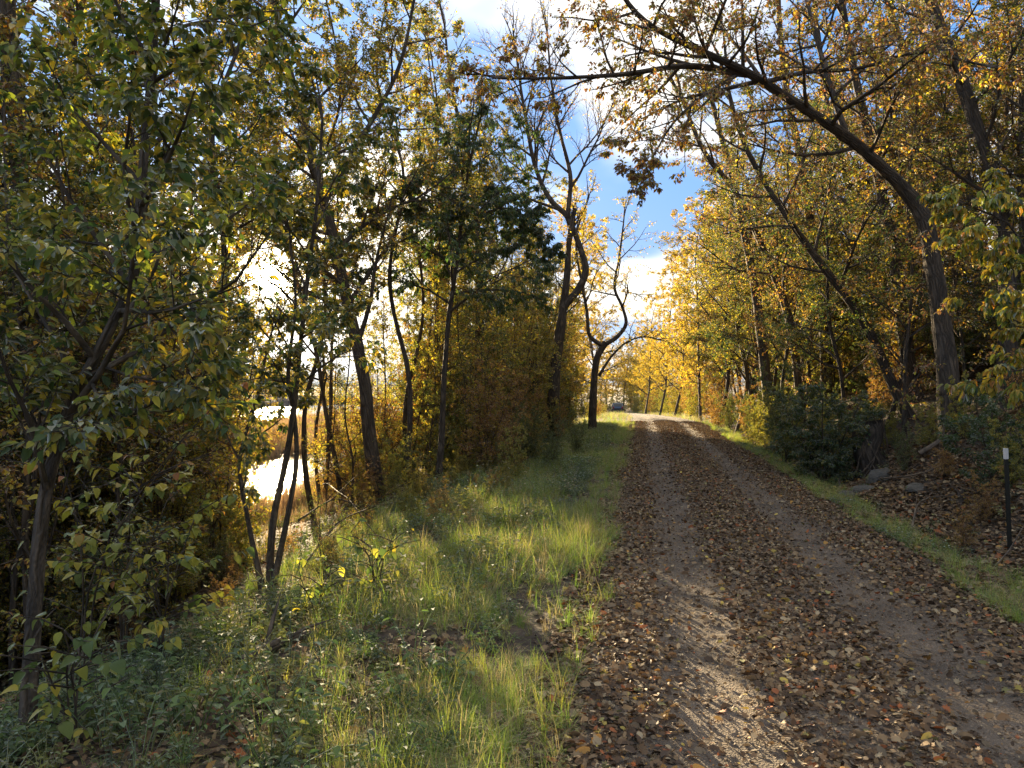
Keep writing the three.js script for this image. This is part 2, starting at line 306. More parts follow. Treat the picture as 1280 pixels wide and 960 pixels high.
// styles of growth
const style = (o) => ({ levels: 2, kids: [7, 6], ref: [2.2, 0.9], ratio: 0.48, angle: 0.9, wob: 0.5, trop: 0.15, flat: 0.7, ...o, leaf: { n: 18, size: 0.075, w: 0.62, droop: 0.35, fine: false, ...o.leaf } });
const sFull = style({ pal: { olive: 5, yellow: 2, brown: 2, green: 2 }, kids: [8, 7], leaf: { n: 24, size: 0.058 } });
const sGreen = style({ pal: { green: 6, olive: 3, yellow: 1 }, kids: [8, 7], leaf: { n: 26, size: 0.058 } });
const sDark = style({ pal: { green: 8, olive: 2 }, trop: -0.25, kids: [8, 7], leaf: { n: 30, size: 0.075, w: 0.42, droop: 0.9 } });
const sBare = style({ pal: { brown: 3, yellow: 3, orange: 1 }, kids: [9, 9], ratio: 0.5, trop: 0.35, wob: 0.4, angle: 0.7, leaf: { n: 2, size: 0.065, droop: 0.6, bare: 0.4 } });
const sThin = style({ pal: { brown: 6, yellow: 2, orange: 2, russet: 1, olive: 3 }, kids: [8, 7], leaf: { n: 12, size: 0.062, droop: 0.7 } });
const sGold = style({ pal: { yellow: 7, orange: 2, olive: 1 }, kids: [8, 7], leaf: { n: 26, size: 0.068 } });
const sOlive = style({ pal: { olive: 7, yellow: 3, brown: 1 }, kids: [8, 7], leaf: { n: 26, size: 0.058 } });
const sNear = style({ pal: { green: 4, olive: 4, lime: 3, yellow: 2 }, levels: 2, kids: [7, 6], ref: [1.4, 0.6], leaf: { n: 16, size: 0.058, w: 0.6, fine: true, droop: 0.45 } });

// stems given by pixels at a depth; foot on the ground
function px(list, d) { return list.map(([u, v, k = 0]) => P(u, v, d + k)); }
const marks = [];
function pxTree(name, label, list, r0, r1, S, o = {}) {
  let [foot, d] = G(list[0][0], list[0][1]); if (o.d) { d = o.d; foot = P(list[0][0], list[0][1], d); const y = height(foot.x, foot.z); foot.y = y; }
  if (o.mark) marks.push([o.mark, foot.x, foot.z]);
  const pts = px(list, d).map((p) => p.sub(foot)); pts[0].set(0, -0.3, 0);
  const stems = [{ pts, r0, r1, from: o.from ?? 0.4, n: o.n ?? 9, len: o.len ?? [1.2, 2.6], tip: o.tip }];
  for (const m of o.more ?? []) { const q = px(m.list, d + (m.dd ?? 0)).map((p) => p.sub(foot)); stems.push({ pts: q, r0: m.r0, r1: m.r1, from: m.from ?? 0.3, n: m.n ?? 6, len: m.len ?? [0.8, 1.8], base: m.base ?? false, tip: m.tip, wob: m.wob }); }
  return tree(name, label, 'tree', foot, stems, S, o);
}

// lanes of sun: to the grass patch beside the track, to the eye, and along the near track
for (const [x, z, r, keep, lo, hi] of [[-1.3, -5.6, 0.75, 0.05, 1, 60], [-0.9, -7.2, 0.55, 0.1, 1, 60], [-2.4, -5.2, 0.5, 0.12, 1, 60], [0.4, -4.0, 0.18, 0.25, 1, 60], [0.4, -6.4, 0.15, 0.25, 1, 60], [-1.8, -4.2, 0.5, 0.1, 1, 60], [-2, -6.6, 0.4, 0.1, 1, 60], [-1, -8.6, 0.4, 0.1, 1, 60], [-2.7, -7.6, 0.4, 0.1, 1, 60], [-3.2, -6.2, 0.5, 0.1, 1, 60]]) lanes.push([x, height(x, z) + 0.1, z, r, keep, lo, hi]);
lanes.push([0, EYE, 0, 0.32, 0.04, 0.5, 70]);
lanes.push([...P(1240, 310, 7.4).toArray(), 0.6, 0.3, 1, 60]);

// --- key trees on the river side
pxTree('leaning_tree', 'tall leaning tree whose leafy trunk tilts over the river bank', [[476, 652], [462, 540], [455, 470], [428, 345], [400, 230], [376, 140], [350, 40], [330, -70]], 0.17, 0.06, style({ ...sFull, pal: { olive: 4, yellow: 4, orange: 1, brown: 3, green: 1 }, leaf: { ...sFull.leaf, n: 22, size: 0.06 } }), { mark: 'the leaning tree', seed: 3, n: 24, from: 0.3, len: [1.6, 2.8], d: 14, more: [{ list: [[405, 250], [455, 170], [500, 80], [520, -10]], r0: 0.07, r1: 0.03, n: 8, len: [1, 1.8] }, { list: [[420, 320], [360, 260], [300, 190], [260, 120]], r0: 0.05, r1: 0.02, n: 7, len: [0.8, 1.6] }] });
pxTree('straight_tree', 'straight dark trunk standing among russet thicket', [[592, 592], [595, 480], [599, 380], [598, 300], [585, 200], [565, 110], [555, 30]], 0.2, 0.03, style({ ...sBare, pal: { brown: 3, yellow: 3, orange: 2 } }), { shoots: 14, mark: 'the straight dark trunk', seed: 5, n: 16, from: 0.35, len: [1, 2.2], d: 21 });
pxTree('looped_tree', 'bare topped tree with one looping crooked limb', [[690, 552], [693, 470], [703, 390], [709, 340], [712, 300]], 0.3, 0.1, sBare, { shoots: 14, mark: 'the looped tree', seed: 8, n: 4, from: 0.6, len: [0.8, 1.4], d: 24, flare: 0.25, tip: 1, more: [{ list: [[703, 385], [722, 362], [731, 338], [724, 305], [710, 272], [688, 250], [668, 205], [655, 140], [645, 70]], r0: 0.15, r1: 0.04, n: 16, from: 0.5, len: [1.5, 3.2] }, { list: [[710, 272], [713, 220], [700, 170], [690, 110], [684, 40]], r0: 0.1, r1: 0.03, n: 12, from: 0.1, len: [1.2, 2.8] }, { list: [[700, 262], [665, 250], [635, 238], [612, 200], [600, 150]], r0: 0.06, r1: 0.02, n: 9, from: 0.2, len: [1, 2.4] }] });
pxTree('forked_tree', 'forked dark tree with a limb reaching over the track', [[740, 548], [742, 490], [748, 445], [758, 428]], 0.2, 0.13, style({ ...sThin, pal: { yellow: 4, olive: 4, orange: 1 }, leaf: { ...sThin.leaf, n: 5 } }), { mark: 'the forked tree', seed: 9, n: 2, d: 28, from: 0.8, len: [0.8, 1.5], tip: 0, flare: 0.2, more: [{ list: [[757, 430], [772, 420], [782, 405], [778, 385], [768, 360], [775, 320], [780, 270]], r0: 0.1, r1: 0.03, n: 10, len: [1, 2.6] }, { list: [[756, 434], [738, 420], [734, 390], [726, 350], [720, 300], [735, 250]], r0: 0.1, r1: 0.03, n: 10, len: [1, 2.6] }, { list: [[748, 470], [765, 445], [785, 427], [806, 421], [822, 424]], r0: 0.07, r1: 0.025, n: 6, from: 0.5, len: [0.8, 1.4] }] });
pxTree('slim_sapling', 'cluster of slim crossing stems before the sunlit water', [[334, 742], [342, 660], [362, 560], [374, 450], [384, 350], [396, 250], [402, 150]], 0.05, 0.015, style({ ...sNear, pal: { green: 4, olive: 4, yellow: 3 }, leaf: { ...sNear.leaf, size: 0.058, n: 16 } }), { mark: 'the slim crossing stems', seed: 11, n: 12, from: 0.45, len: [0.6, 1.3], flare: 0.3, more: [{ list: [[340, 742], [362, 640], [372, 580], [370, 520], [362, 470], [372, 380], [366, 290]], r0: 0.04, r1: 0.012, n: 9, from: 0.5, len: [0.5, 1.1], base: true }, { list: [[326, 740], [308, 650], [298, 575], [320, 500], [335, 430]], r0: 0.035, r1: 0.012, n: 7, from: 0.4, len: [0.5, 1.1], base: true }] });
pxTree('bank_tree', 'thick upright trunk low on the dark river bank', [[112, 772], [106, 660], [98, 560], [90, 450], [88, 320], [92, 180], [90, 40]], 0.15, 0.06, style({ ...sGreen, pal: { green: 3, olive: 5, lime: 2, yellow: 2 }, kids: [8, 7], leaf: { ...sGreen.leaf, n: 22, size: 0.06 } }), { mark: 'the thick bank trunk', seed: 13, n: 18, from: 0.4, len: [1.4, 2.4] });
pxTree('bank_tree', 'slender upright trunk beside the thick trunk on river bank', [[141, 724], [146, 600], [152, 480], [150, 360], [165, 240]], 0.08, 0.03, sOlive, { seed: 14, n: 12, from: 0.4, len: [1, 2] });
pxTree('bent_sapling', 'thin sapling bending over the bank then rising straight', [[36, 925], [44, 760], [58, 610], [90, 500], [128, 425], [165, 340], [176, 220], [190, 60], [196, -60]], 0.055, 0.022, style({ ...sNear, kids: [7, 6], leaf: { ...sNear.leaf, n: 17, size: 0.058 } }), { mark: 'the bending sapling', seed: 16, n: 24, from: 0.35, len: [0.8, 1.5] });
pxTree('old_tree', 'broad dim trunk behind the dark green leaves', [[60, 800], [40, 600], [28, 400], [26, 200], [14, 40], [8, -80]], 0.14, 0.1, style({ ...sGreen, pal: { green: 4, olive: 4, lime: 2, yellow: 1 }, kids: [8, 7], leaf: { ...sGreen.leaf, n: 22, size: 0.055 } }), { mark: 'the broad dim trunk', seed: 17, n: 24, from: 0.35, len: [1.6, 2.8], d: 9 });

pxTree('drooping_tree', 'tree with heavy drooping dark green leaves by the straight trunk', [[548, 640], [552, 520], [560, 420], [572, 330], [580, 260], [588, 205]], 0.09, 0.035, sDark, { mark: 'the drooping green tree', seed: 19, n: 20, from: 0.55, len: [1.3, 2.2], d: 15, more: [{ list: [[576, 300], [610, 265], [645, 262], [672, 290]], r0: 0.035, r1: 0.012, n: 9, from: 0.2, len: [0.6, 1.1] }, { list: [[574, 310], [540, 260], [515, 240], [490, 250]], r0: 0.03, r1: 0.012, n: 8, from: 0.2, len: [0.6, 1.1] }] });
pxTree('veiling_tree', 'slender yellow leaved tree veiling the low sun', [[432, 662], [416, 560], [396, 450], [374, 360], [352, 280], [338, 190], [330, 110]], 0.075, 0.025, style({ ...sFull, pal: { olive: 4, yellow: 4, lime: 3, brown: 1 }, leaf: { ...sFull.leaf, n: 22, size: 0.056 } }), { seed: 23, d: 17, n: 26, from: 0.28, len: [1.2, 2.1] });
pxTree('veiling_tree', 'second slender yellow leaved tree standing riverward of the first', [[300, 655], [296, 560], [290, 450], [286, 360], [290, 270], [282, 180]], 0.06, 0.02, style({ ...sFull, pal: { olive: 4, yellow: 4, lime: 3, brown: 1 }, leaf: { ...sFull.leaf, n: 20, size: 0.056 } }), { seed: 24, d: 19, n: 24, from: 0.25, len: [1.1, 2] });
// --- key trees on the hillside
pxTree('arching_tree', 'big tree whose trunk arches right over the track', [[1192, 556], [1182, 440], [1167, 335], [1152, 268], [1132, 238], [1080, 190, -0.3], [1000, 132, -0.8], [935, 92, -1.2], [870, 62, -1.6], [800, 22, -2], [760, -30, -2.2]], 0.25, 0.03, style({ ...sThin, leaf: { ...sThin.leaf, n: 11 } }), { shoots: 16, mark: 'the arching tree', seed: 21, n: 20, from: 0.5, len: [1.5, 3], d: 13, flare: 0.25, more: [{ list: [[935, 92, -1.2], [860, 82, -1.5], [780, 93, -1.9], [700, 98, -2.2], [640, 99, -2.5]], r0: 0.075, r1: 0.02, n: 12, from: 0.1, len: [0.8, 1.8], wob: 0.1 }, { list: [[950, 104, -1], [1010, 90, -1.2], [1070, 86, -1.5], [1150, 66, -2], [1220, 80, -2.4]], r0: 0.05, r1: 0.02, n: 9, from: 0.2, len: [0.8, 1.6] }, { list: [[925, 92, -1.2], [880, 120, -1.6], [840, 155, -2], [812, 200, -2.4]], r0: 0.04, r1: 0.012, n: 9, from: 0.3, len: [0.6, 1.2] }, { list: [[1060, 175, -0.3], [1030, 90, 0], [1010, 0, 0.3]], r0: 0.07, r1: 0.04, n: 8, from: 0.3, len: [1, 2] }] });
const hillTrees = [
  ['hill_tree', 'straight trunk close behind the arching tree', [[1148, 535], [1132, 430], [1118, 330], [1096, 210], [1066, 80], [1048, -20]], 0.2, 0.08, 17, 31],
  ['hill_tree', 'slanting pole of a tree leaning towards the track', [[1142, 492], [1080, 405], [1012, 312], [976, 262], [935, 190], [910, 110]], 0.14, 0.05, 16, 32],
  ['hill_tree', 'tall trunk rising behind the slanting tree', [[1036, 462], [1028, 380], [1016, 300], [1000, 200], [980, 90], [972, 0]], 0.22, 0.08, 22, 33],
  ['hill_tree', 'dark thick trunk above the green bush', [[966, 478], [948, 390], [932, 300], [914, 220], [890, 130]], 0.24, 0.08, 24, 34],
  ['hill_tree', 'curving trunk next to the dark thick trunk', [[1004, 462], [986, 400], [952, 305], [920, 240], [880, 190], [850, 120]], 0.17, 0.06, 22, 35],
  ['hill_tree', 'tall hillside trunk reaching out of the yellow leaved branch', [[1262, 470], [1250, 260], [1215, 140], [1165, 10], [1140, -60]], 0.22, 0.1, 14, 36],
  ['hill_tree', 'leaning trunk high on the hillside behind arching tree', [[1236, 420], [1196, 180], [1130, 60], [1100, -30]], 0.18, 0.08, 18, 37],
  ['hill_tree', 'thin bare trunk between the two leaning hillside trunks', [[1112, 470], [1080, 300], [1040, 160], [1020, 20]], 0.12, 0.05, 21, 38],
];
const hillMarks = { 32: 'the slanting tree', 34: 'the dark thick trunk', 36: 'the yellow leaved branch' };
for (const [n, l, list, r0, r1, d, seed] of hillTrees) pxTree(n, l, list, r0, r1, seed % 2 ? style({ ...sThin, pal: { brown: 5, olive: 4, yellow: 1, russet: 1, green: 1 }, leaf: { ...sThin.leaf, n: 12 } }) : style({ ...sOlive, pal: { olive: 6, green: 3, brown: 3, yellow: 1 }, leaf: { ...sOlive.leaf, n: 14 } }), { shoots: 10, mark: hillMarks[seed], seed, d, n: 13, from: 0.4, len: [1.4, 2.8], bias: V(-0.6, 0.2, 0.2) });

// --- stock trees and shrubs, grown once, then set out one by one
function stock(name, label, category, seed, H, r, S, o = {}) {
  const R = rng(seed * 77 + 5), stems = [];
  for (let k = 0; k < (o.stems ?? 1); k++) {
    const an = k * 2.4 + R(), lean = o.lean ?? 0.08, pts = [V(0, -0.4, 0).addScaledVector(V(Math.cos(an), 0, Math.sin(an)), k ? 0.1 : 0)], n = 5, h = H * (k ? 0.6 + 0.4 * R() : 1);
    for (let i = 1; i <= n; i++) pts.push(V(Math.cos(an) * lean * h * (i / n) ** 1.3 + (R() - 0.5) * 0.05 * h, h * i / n, Math.sin(an) * lean * h * (i / n) ** 1.3 + (R() - 0.5) * 0.05 * h));
    stems.push({ pts, r0: r * (k ? 0.8 : 1), r1: r * 0.25, from: o.from ?? 0.3, n: o.n ?? 14, len: o.len ?? [H * 0.12, H * 0.28] });
  }
  return tree(name, label, category, V(0, 0, 0), stems, S, { ...o, seed, fixed: false });
}
const take = (proto) => { scene.remove(proto); used.set(proto.name, 0); return proto; };
const shrubStyle = (p, n = 24, size = 0.044) => style({ pal: p, kids: [6, 5], ref: [1, 0.45], trop: 0.25, wob: 0.6, ratio: 0.5, leaf: { n, size, w: 0.6, droop: 0.25 } });
const protoS = [
  take(stock('lime_shrub', '', 'shrub', 41, 2.6, 0.022, shrubStyle({ olive: 3, lime: 5, yellow: 3 }), { stems: 5, lean: 0.32, n: 9, from: 0.12, len: [0.4, 0.9] })),
  take(stock('yellow_shrub', '', 'shrub', 42, 2.8, 0.022, shrubStyle({ yellow: 5, olive: 3, lime: 2, brown: 1 }), { stems: 6, lean: 0.28, n: 9, from: 0.12, len: [0.4, 1] })),
  take(stock('green_shrub', '', 'shrub', 43, 3.0, 0.025, shrubStyle({ green: 4, olive: 4, lime: 1 }), { stems: 5, lean: 0.28, n: 10, from: 0.12, len: [0.5, 1] })),
  take(stock('russet_shrub', '', 'shrub', 44, 3.0, 0.022, shrubStyle({ brown: 4, orange: 3, yellow: 2, russet: 2 }, 14), { stems: 6, lean: 0.25, n: 9, from: 0.15, len: [0.5, 1] })),
];
const protoT = [
  take(stock('woodland_tree', '', 'tree', 51, 9, 0.095, sOlive, { n: 20, from: 0.22, len: [1.2, 2.6] })),
  take(stock('woodland_tree', '', 'tree', 52, 10, 0.105, sThin, { n: 20, from: 0.28, len: [1.4, 2.8] })),
  take(stock('woodland_tree', '', 'tree', 53, 9, 0.095, sGold, { n: 22, from: 0.18, len: [1.2, 2.8] })),
  take(stock('woodland_tree', '', 'tree', 54, 8.5, 0.09, sGreen, { n: 20, from: 0.2, len: [1.2, 2.6] })),
  take(stock('woodland_tree', '', 'tree', 55, 11.5, 0.085, style({ ...sOlive, pal: { olive: 6, green: 3, yellow: 3, brown: 1 } }), { n: 24, from: 0.46, len: [1.2, 2.6] })),
];
const protoY = [
  take(stock('young_tree', '', 'tree', 61, 5.5, 0.04, style({ ...sOlive, pal: { olive: 4, yellow: 4, lime: 3 }, ref: [1.2, 0.5], leaf: { ...sOlive.leaf, n: 15, size: 0.048 } }), { n: 22, from: 0.15, len: [0.6, 1.3] })),
  take(stock('young_tree', '', 'tree', 62, 6, 0.045, style({ ...sOlive, pal: { brown: 5, yellow: 3, orange: 2, olive: 2 }, ref: [1.2, 0.5], leaf: { ...sOlive.leaf, n: 10, size: 0.048 } }), { n: 24, from: 0.15, len: [0.6, 1.3] })),
  take(stock('young_tree', '', 'tree', 63, 5, 0.04, style({ ...sOlive, pal: { green: 5, olive: 4, yellow: 2 }, ref: [1.2, 0.5], leaf: { ...sOlive.leaf, n: 15, size: 0.05 } }), { n: 22, from: 0.15, len: [0.6, 1.3] })),
  take(stock('young_tree', '', 'tree', 64, 5.2, 0.032, style({ ...sOlive, pal: { lime: 4, yellow: 6, olive: 2 }, kids: [6, 5], ref: [1.2, 0.5], leaf: { ...sOlive.leaf, n: 10, size: 0.052 } }), { n: 20, from: 0.1, len: [0.6, 1.3] })),
  take(stock('young_tree', '', 'tree', 65, 5.8, 0.035, style({ ...sOlive, pal: { brown: 3, yellow: 5, orange: 3, olive: 2 }, kids: [6, 5], ref: [1.2, 0.5], leaf: { ...sOlive.leaf, n: 9, size: 0.05 } }), { n: 20, from: 0.1, len: [0.6, 1.3] })),
  take(stock('twiggy_sapling', '', 'sapling', 66, 4.6, 0.022, style({ ...sBare, pal: { yellow: 5, lime: 3, brown: 2, orange: 1 }, kids: [6, 6], ref: [0.9, 0.4], wob: 0.7, angle: 0.8, leaf: { n: 5, size: 0.05, w: 0.6, droop: 0.4, bare: 0.25 } }), { stems: 3, lean: 0.2, n: 14, from: 0.12, len: [0.5, 1.1] })),
], kindsY = ['slender yellowish young tree', 'slender brown young tree', 'slender green young tree', 'lacy yellow young tree', 'lacy orange young tree', 'twiggy thin stemmed sapling'];
marks.push(['the reed bed', -34, -45], ['the far bend', -1, -70], ['the shady corner', 3.4, -36], ['the end of the straight', -1.5, -42], ['the green bush', 3.3, -15], ['the steel post', 3.8, -8.7], ['the far car', -4, -134], ['the near end of the track', 1, 4]);
const kindsS = ['lime leaved shrub', 'yellow leaved shrub', 'green leaved shrub', 'russet leaved shrub'], kindsT = ['olive crowned tree', 'thin brown tree', 'golden crowned tree', 'green crowned tree', 'high crowned tree'];
const R0 = rng(99), ri = (l) => l[Math.floor(R0() * l.length)];
function beside(x, z) {                                   // what a plant stands beside, for its label
  const l = marks.map((m) => [Math.hypot(m[1] - x, m[2] - z), m]).sort((p, q) => p[0] - q[0]), [d, b] = l[0], dx = x - b[1], dz = z - b[2];
  return (d < 1.4 ? 'close by ' : Math.abs(dx) > Math.abs(dz) ? (dx < 0 ? 'riverward of ' : 'uphill of ') : dz < 0 ? 'beyond ' : 'before ') + b[0] + ', towards ' + l[1][1][0];
}
const sized = (s) => s < 0.25 ? 'knee-high ' : s < 0.5 ? 'small ' : s < 0.7 ? 'low ' : s < 0.9 ? 'mid-sized ' : s < 1.15 ? 'tall ' : 'huge ';
function sunny(x, z, rad, low, high) {                    // does a plant here stand clear of the lanes of sun
  for (const [fx, fy, fz, r, , , ] of lanes) { const dx = x - fx, dz = z - fz, h = Math.hypot(SUN.x, SUN.z), t = (dx * SUN.x + dz * SUN.z) / (h * h); if (t < 0.6) continue; const off = Math.hypot(dx - SUN.x * t, dz - SUN.z * t), y = fy + SUN.y * t, g = height(x, z); if (off < rad + r * 0.6 && y > g + low && y < g + high) return false; }
  return true;
}
const laneDist = (x, z) => Math.min(Math.abs((x + 0.505 * -z) * 0.893), Math.abs((x + 1.5 + 0.505 * (-z - 6)) * 0.893));
const glimpse = (x, z, top) => { const f = -x * SY - z * CY, r = x * CY - z * SY, u = 640 + F * r / f; return u < 312 || u > 412 || height(x, z) + top < EYE - 0.186 * f; };
function shrub(i, x, z, s, group) { const t = s * (0.85 + 0.4 * R0()); return dup(protoS[i], at(x, z), R0() * 6.28, V(s, t, s), sized(t) + kindsS[i] + ' ' + beside(x, z), group, [(R0() - 0.5) * 0.2, (R0() - 0.5) * 0.2]); }
function plant(i, x, z, s, group, tilt) { return dup(protoT[i], at(x, z), R0() * 6.28, s, sized(s * 0.9) + kindsT[i] + ' ' + beside(x, z), group, tilt); }
function young(i, x, z, s, group) { return dup(protoY[i], at(x, z), R0() * 6.28, V(s, s * (0.9 + 0.3 * R0()), s), kindsY[i] + ' ' + beside(x, z), group, [(R0() - 0.5) * 0.2, (R0() - 0.5) * 0.2]); }
// river bank thicket, its edge a few steps from the track
for (let k = 0, tries = 0; k < 72 && tries < 1600; tries++) { const z = -6 - R0() * 28, x = -3.9 - R0() * (z < -13 ? 3.6 : 7.5) - (z > -10 ? 1.2 : 0); const s0 = 0.5 + 0.8 * R0(); if (z < -14 && R0() < 0.6) continue; if (!sunny(x, z, 0.8 * s0, 0, 2.9 * s0) || !glimpse(x, z, 2.6 * s0)) continue; shrub(z < -14 ? ri([1, 3, 0, 3]) : ri([0, 1, 1, 2, 0]), x, z, s0, 'shrubs of the wood'); k++; }
for (let k = 0; k < 64; k++) { const z = -9 - k * 0.4 - R0() * 0.6, x = -2.3 - R0() * 2.6, s0 = 0.25 + 0.42 * R0() * (x < -3 ? 1.4 : 1); if (!sunny(x, z, 0.8 * s0, 0, 2.9 * s0)) continue; shrub(ri([0, 2, 3, 1]), x, z, s0, 'shrubs of the wood'); }
for (let k = 0; k < 26; k++) { const z = -4.5 - R0() * 6.5, x = -5.2 - R0() * 4.5; const s0 = 0.3 + 0.4 * R0(); if (!sunny(x, z, 0.8 * s0, 0, 2.9 * s0) || !glimpse(x, z, 2.6 * s0)) continue; shrub(ri([0, 2, 0, 1]), x, z, s0, 'shrubs of the wood'); }
// river bank trees behind and above the thicket
for (const [i, x, z, s] of [[3, -7, -7.5, 0.7], [0, -9.5, -12, 0.8], [3, -11, -9, 0.9], [0, -5.6, -18, 0.75], [4, -6.5, -24, 0.9], [4, -5, -27, 0.9], [1, -4.2, -31, 0.75], [0, -4.6, -22, 0.7], [2, -2.9, -48, 1.45], [2, -5, -54, 1.5], [3, -12, -5, 0.9], [0, -9, -3, 0.9], [1, -5.5, -34, 0.7], [0, -3.6, -35, 0.6], [1, -10.4, -14, 0.8], [0, -7.2, -11.5, 0.65], [0, -6.4, -14.5, 0.8], [1, -5.2, -20, 0.95], [4, -7, -27, 1], [1, -4.4, -25, 0.9], [0, -10.5, -18, 0.85], [4, -6, -9.6, 0.85], [4, -7.6, -17.5, 0.9], [4, -9, -21, 0.9], [4, -4.6, -14.2, 0.85]]) { const clear = sunny(x, z, 1.3 * s, 1.6 * s, 9 * s); plant(clear ? i : 4, x, z, clear ? s : Math.max(0.9, s), 'trees of the wood'); }
for (let k = 0, tries = 0; k < 84 && tries < 1600; tries++) { const z = -6 - R0() * 29, x = -3.2 - R0() * (z < -13 ? 4.2 : 7) - (z > -11 ? 1.8 : 0); const s0 = 0.7 + 0.5 * R0(); if (!sunny(x, z, 0.7 * s0, 0.6, 6 * s0) || !glimpse(x, z, 6 * s0)) continue; young(Math.floor(R0() * 3), x, z, s0, 'young trees of the wood'); k++; }
for (let k = 0; k < 34; k++) { const z = -13 - R0() * 21, x = -3.4 - R0() * 5; young(3 + Math.floor(R0() * 2), x, z, 0.6 + 0.45 * R0(), 'young trees of the wood'); }
for (let k = 0, tries = 0; k < 30 && tries < 400; tries++) { const z = -11 - R0() * 22, x = -7.5 - R0() * 6.5, s0 = 0.6 + 0.5 * R0(); if (R0() < 0.8 && !glimpse(x, z, 6 * s0)) continue; if (R0() < 0.6 && !sunny(x, z, 0.3, 0.5, 5 * s0)) continue; young(R0() < 0.75 ? 3 : 4, x, z, s0, 'young trees of the wood'); k++; }
for (let k = 0; k < 60; k++) { const near = k < 34, z = near ? -5.5 - R0() * 9 : -13 - R0() * 18, x = near ? -4.4 - R0() * 6.5 : -3 - R0() * 7; const s0 = 0.6 + 0.55 * R0(); if (!sunny(x, z, 0.3, 0.3, 4.4 * s0)) continue; young(5, x, z, s0, 'saplings of the river bank'); }
for (let k = 0; k < 30; k++) { const z = -30 - R0() * 34, x = -28 - R0() * 9; if (height(x, z) < WATER - 0.1) continue; if (k % 3) young(3 + k % 2, x, z, 0.7 + 0.4 * R0(), 'young trees of the wood'); else shrub(ri([1, 3]), x, z, 0.8 + 0.4 * R0(), 'shrubs of the wood'); }
for (let k = 0; k < 34; k++) { const z = -6.5 - R0() * 10, x = -2.1 - R0() * 2.2 - (z > -8 ? 0.7 : 0); shrub(ri([3, 0, 2, 1, 3]), x, z, 0.1 + 0.12 * R0(), 'shrubs of the wood'); }
// hillside wood and its undergrowth
for (let k = 0; k < 84; k++) { const z = -8 - R0() * 30, x = 4.2 + R0() * 8 + (z > -13 ? 1 : 0), an = Math.atan2(x, -z), s0 = 0.3 + 0.55 * R0() * sst(4, 8, x); if (z > -14.5 && an > 0.22) { if (R0() < 0.5) shrub(ri([3, 0, 2]), x, z, 0.2 + 0.12 * R0(), 'shrubs of the wood'); continue; } shrub(ri([3, 0, 2, 3, 2]), x, z, s0, 'shrubs of the wood'); }
for (let k = 0; k < 64; k++) { const z = -15 - R0() * 21, x = 5.6 + R0() * 9; shrub(ri([3, 0, 2, 2]), x, z, 0.5 + 0.5 * R0(), 'shrubs of the wood'); }
for (const [i, u, v, s] of [[0, 1160, 560, 0.26], [0, 1205, 548, 0.3], [2, 1130, 590, 0.2], [3, 1180, 600, 0.2], [3, 1225, 655, 0.2], [0, 1262, 610, 0.28], [3, 1205, 690, 0.14], [2, 1240, 560, 0.3], [0, 1110, 560, 0.24], [3, 1060, 560, 0.3], [2, 1090, 545, 0.3], [3, 1275, 520, 0.35]]) { const p = G(u, v)[0]; shrub(i, p.x, p.z, s, 'shrubs of the wood'); }
for (const [i, u, v, s] of [[0, 520, 640, 0.3], [1, 470, 690, 0.24], [2, 602, 622, 0.34], [0, 642, 604, 0.34], [3, 560, 640, 0.3], [2, 432, 722, 0.2], [2, 690, 588, 0.3], [1, 500, 668, 0.26], [0, 612, 648, 0.22], [2, 722, 572, 0.3], [3, 448, 668, 0.3], [2, 545, 612, 0.4], [0, 575, 600, 0.45], [2, 660, 582, 0.4], [0, 400, 742, 0.2]]) { const p = G(u, v)[0]; if (sunny(p.x, p.z, 0.9 * s, 0, 2.9 * s)) shrub(i, p.x, p.z, s, 'shrubs of the wood'); }
for (let k = 0; k < 14; k++) { const z = -16.5 - k * 1.3, x = 3.1 + R0() * 0.8; shrub(ri([2, 0, 3]), x, z, 0.3 + 0.3 * R0(), 'shrubs of the wood'); }
for (let k = 0; k < 34; k++) { const z = -6 - k * 1.0 - R0() * 2, x = 7 + R0() * 11; plant(ri([1, 3, 0, 1, 4]), x, z, 0.9 + 0.5 * R0(), 'trees of the wood', [0, 0.1 * R0()]); }
for (let k = 0; k < 20; k++) { const z = -17 - k * 1.5 - R0(), x = 3.9 + R0() * 2.2; plant(ri([0, 3, 1, 3, 0]), x, z, 0.7 + 0.35 * R0(), 'trees of the wood', [0, 0.22]); }
for (let k = 0; k < 16; k++) { const z = -10 - R0() * 24, x = 5 + R0() * 6; young(ri([0, 1, 1]), x, z, 0.8 + 0.6 * R0(), 'young trees of the wood'); }
for (const [i, x, z, s] of [[0, 3.4, -29, 1.15], [0, 3.2, -34, 1.2], [0, 3.6, -39, 1.3], [2, 3.3, -44, 1.3], [2, 3.5, -51, 1.4], [2, 2.6, -62, 1.4], [2, 1.8, -76, 1.5], [2, 0.5, -92, 1.5]]) plant(i, x, z, s, 'trees of the wood', [0, 0.2]);
for (let k = 0; k < 22; k++) { const z = -142 - R0() * 24, x = -24 + k * 1.3; plant(ri([2, 2, 0]), x, z, 1.3 + 0.5 * R0(), 'trees of the wood'); }
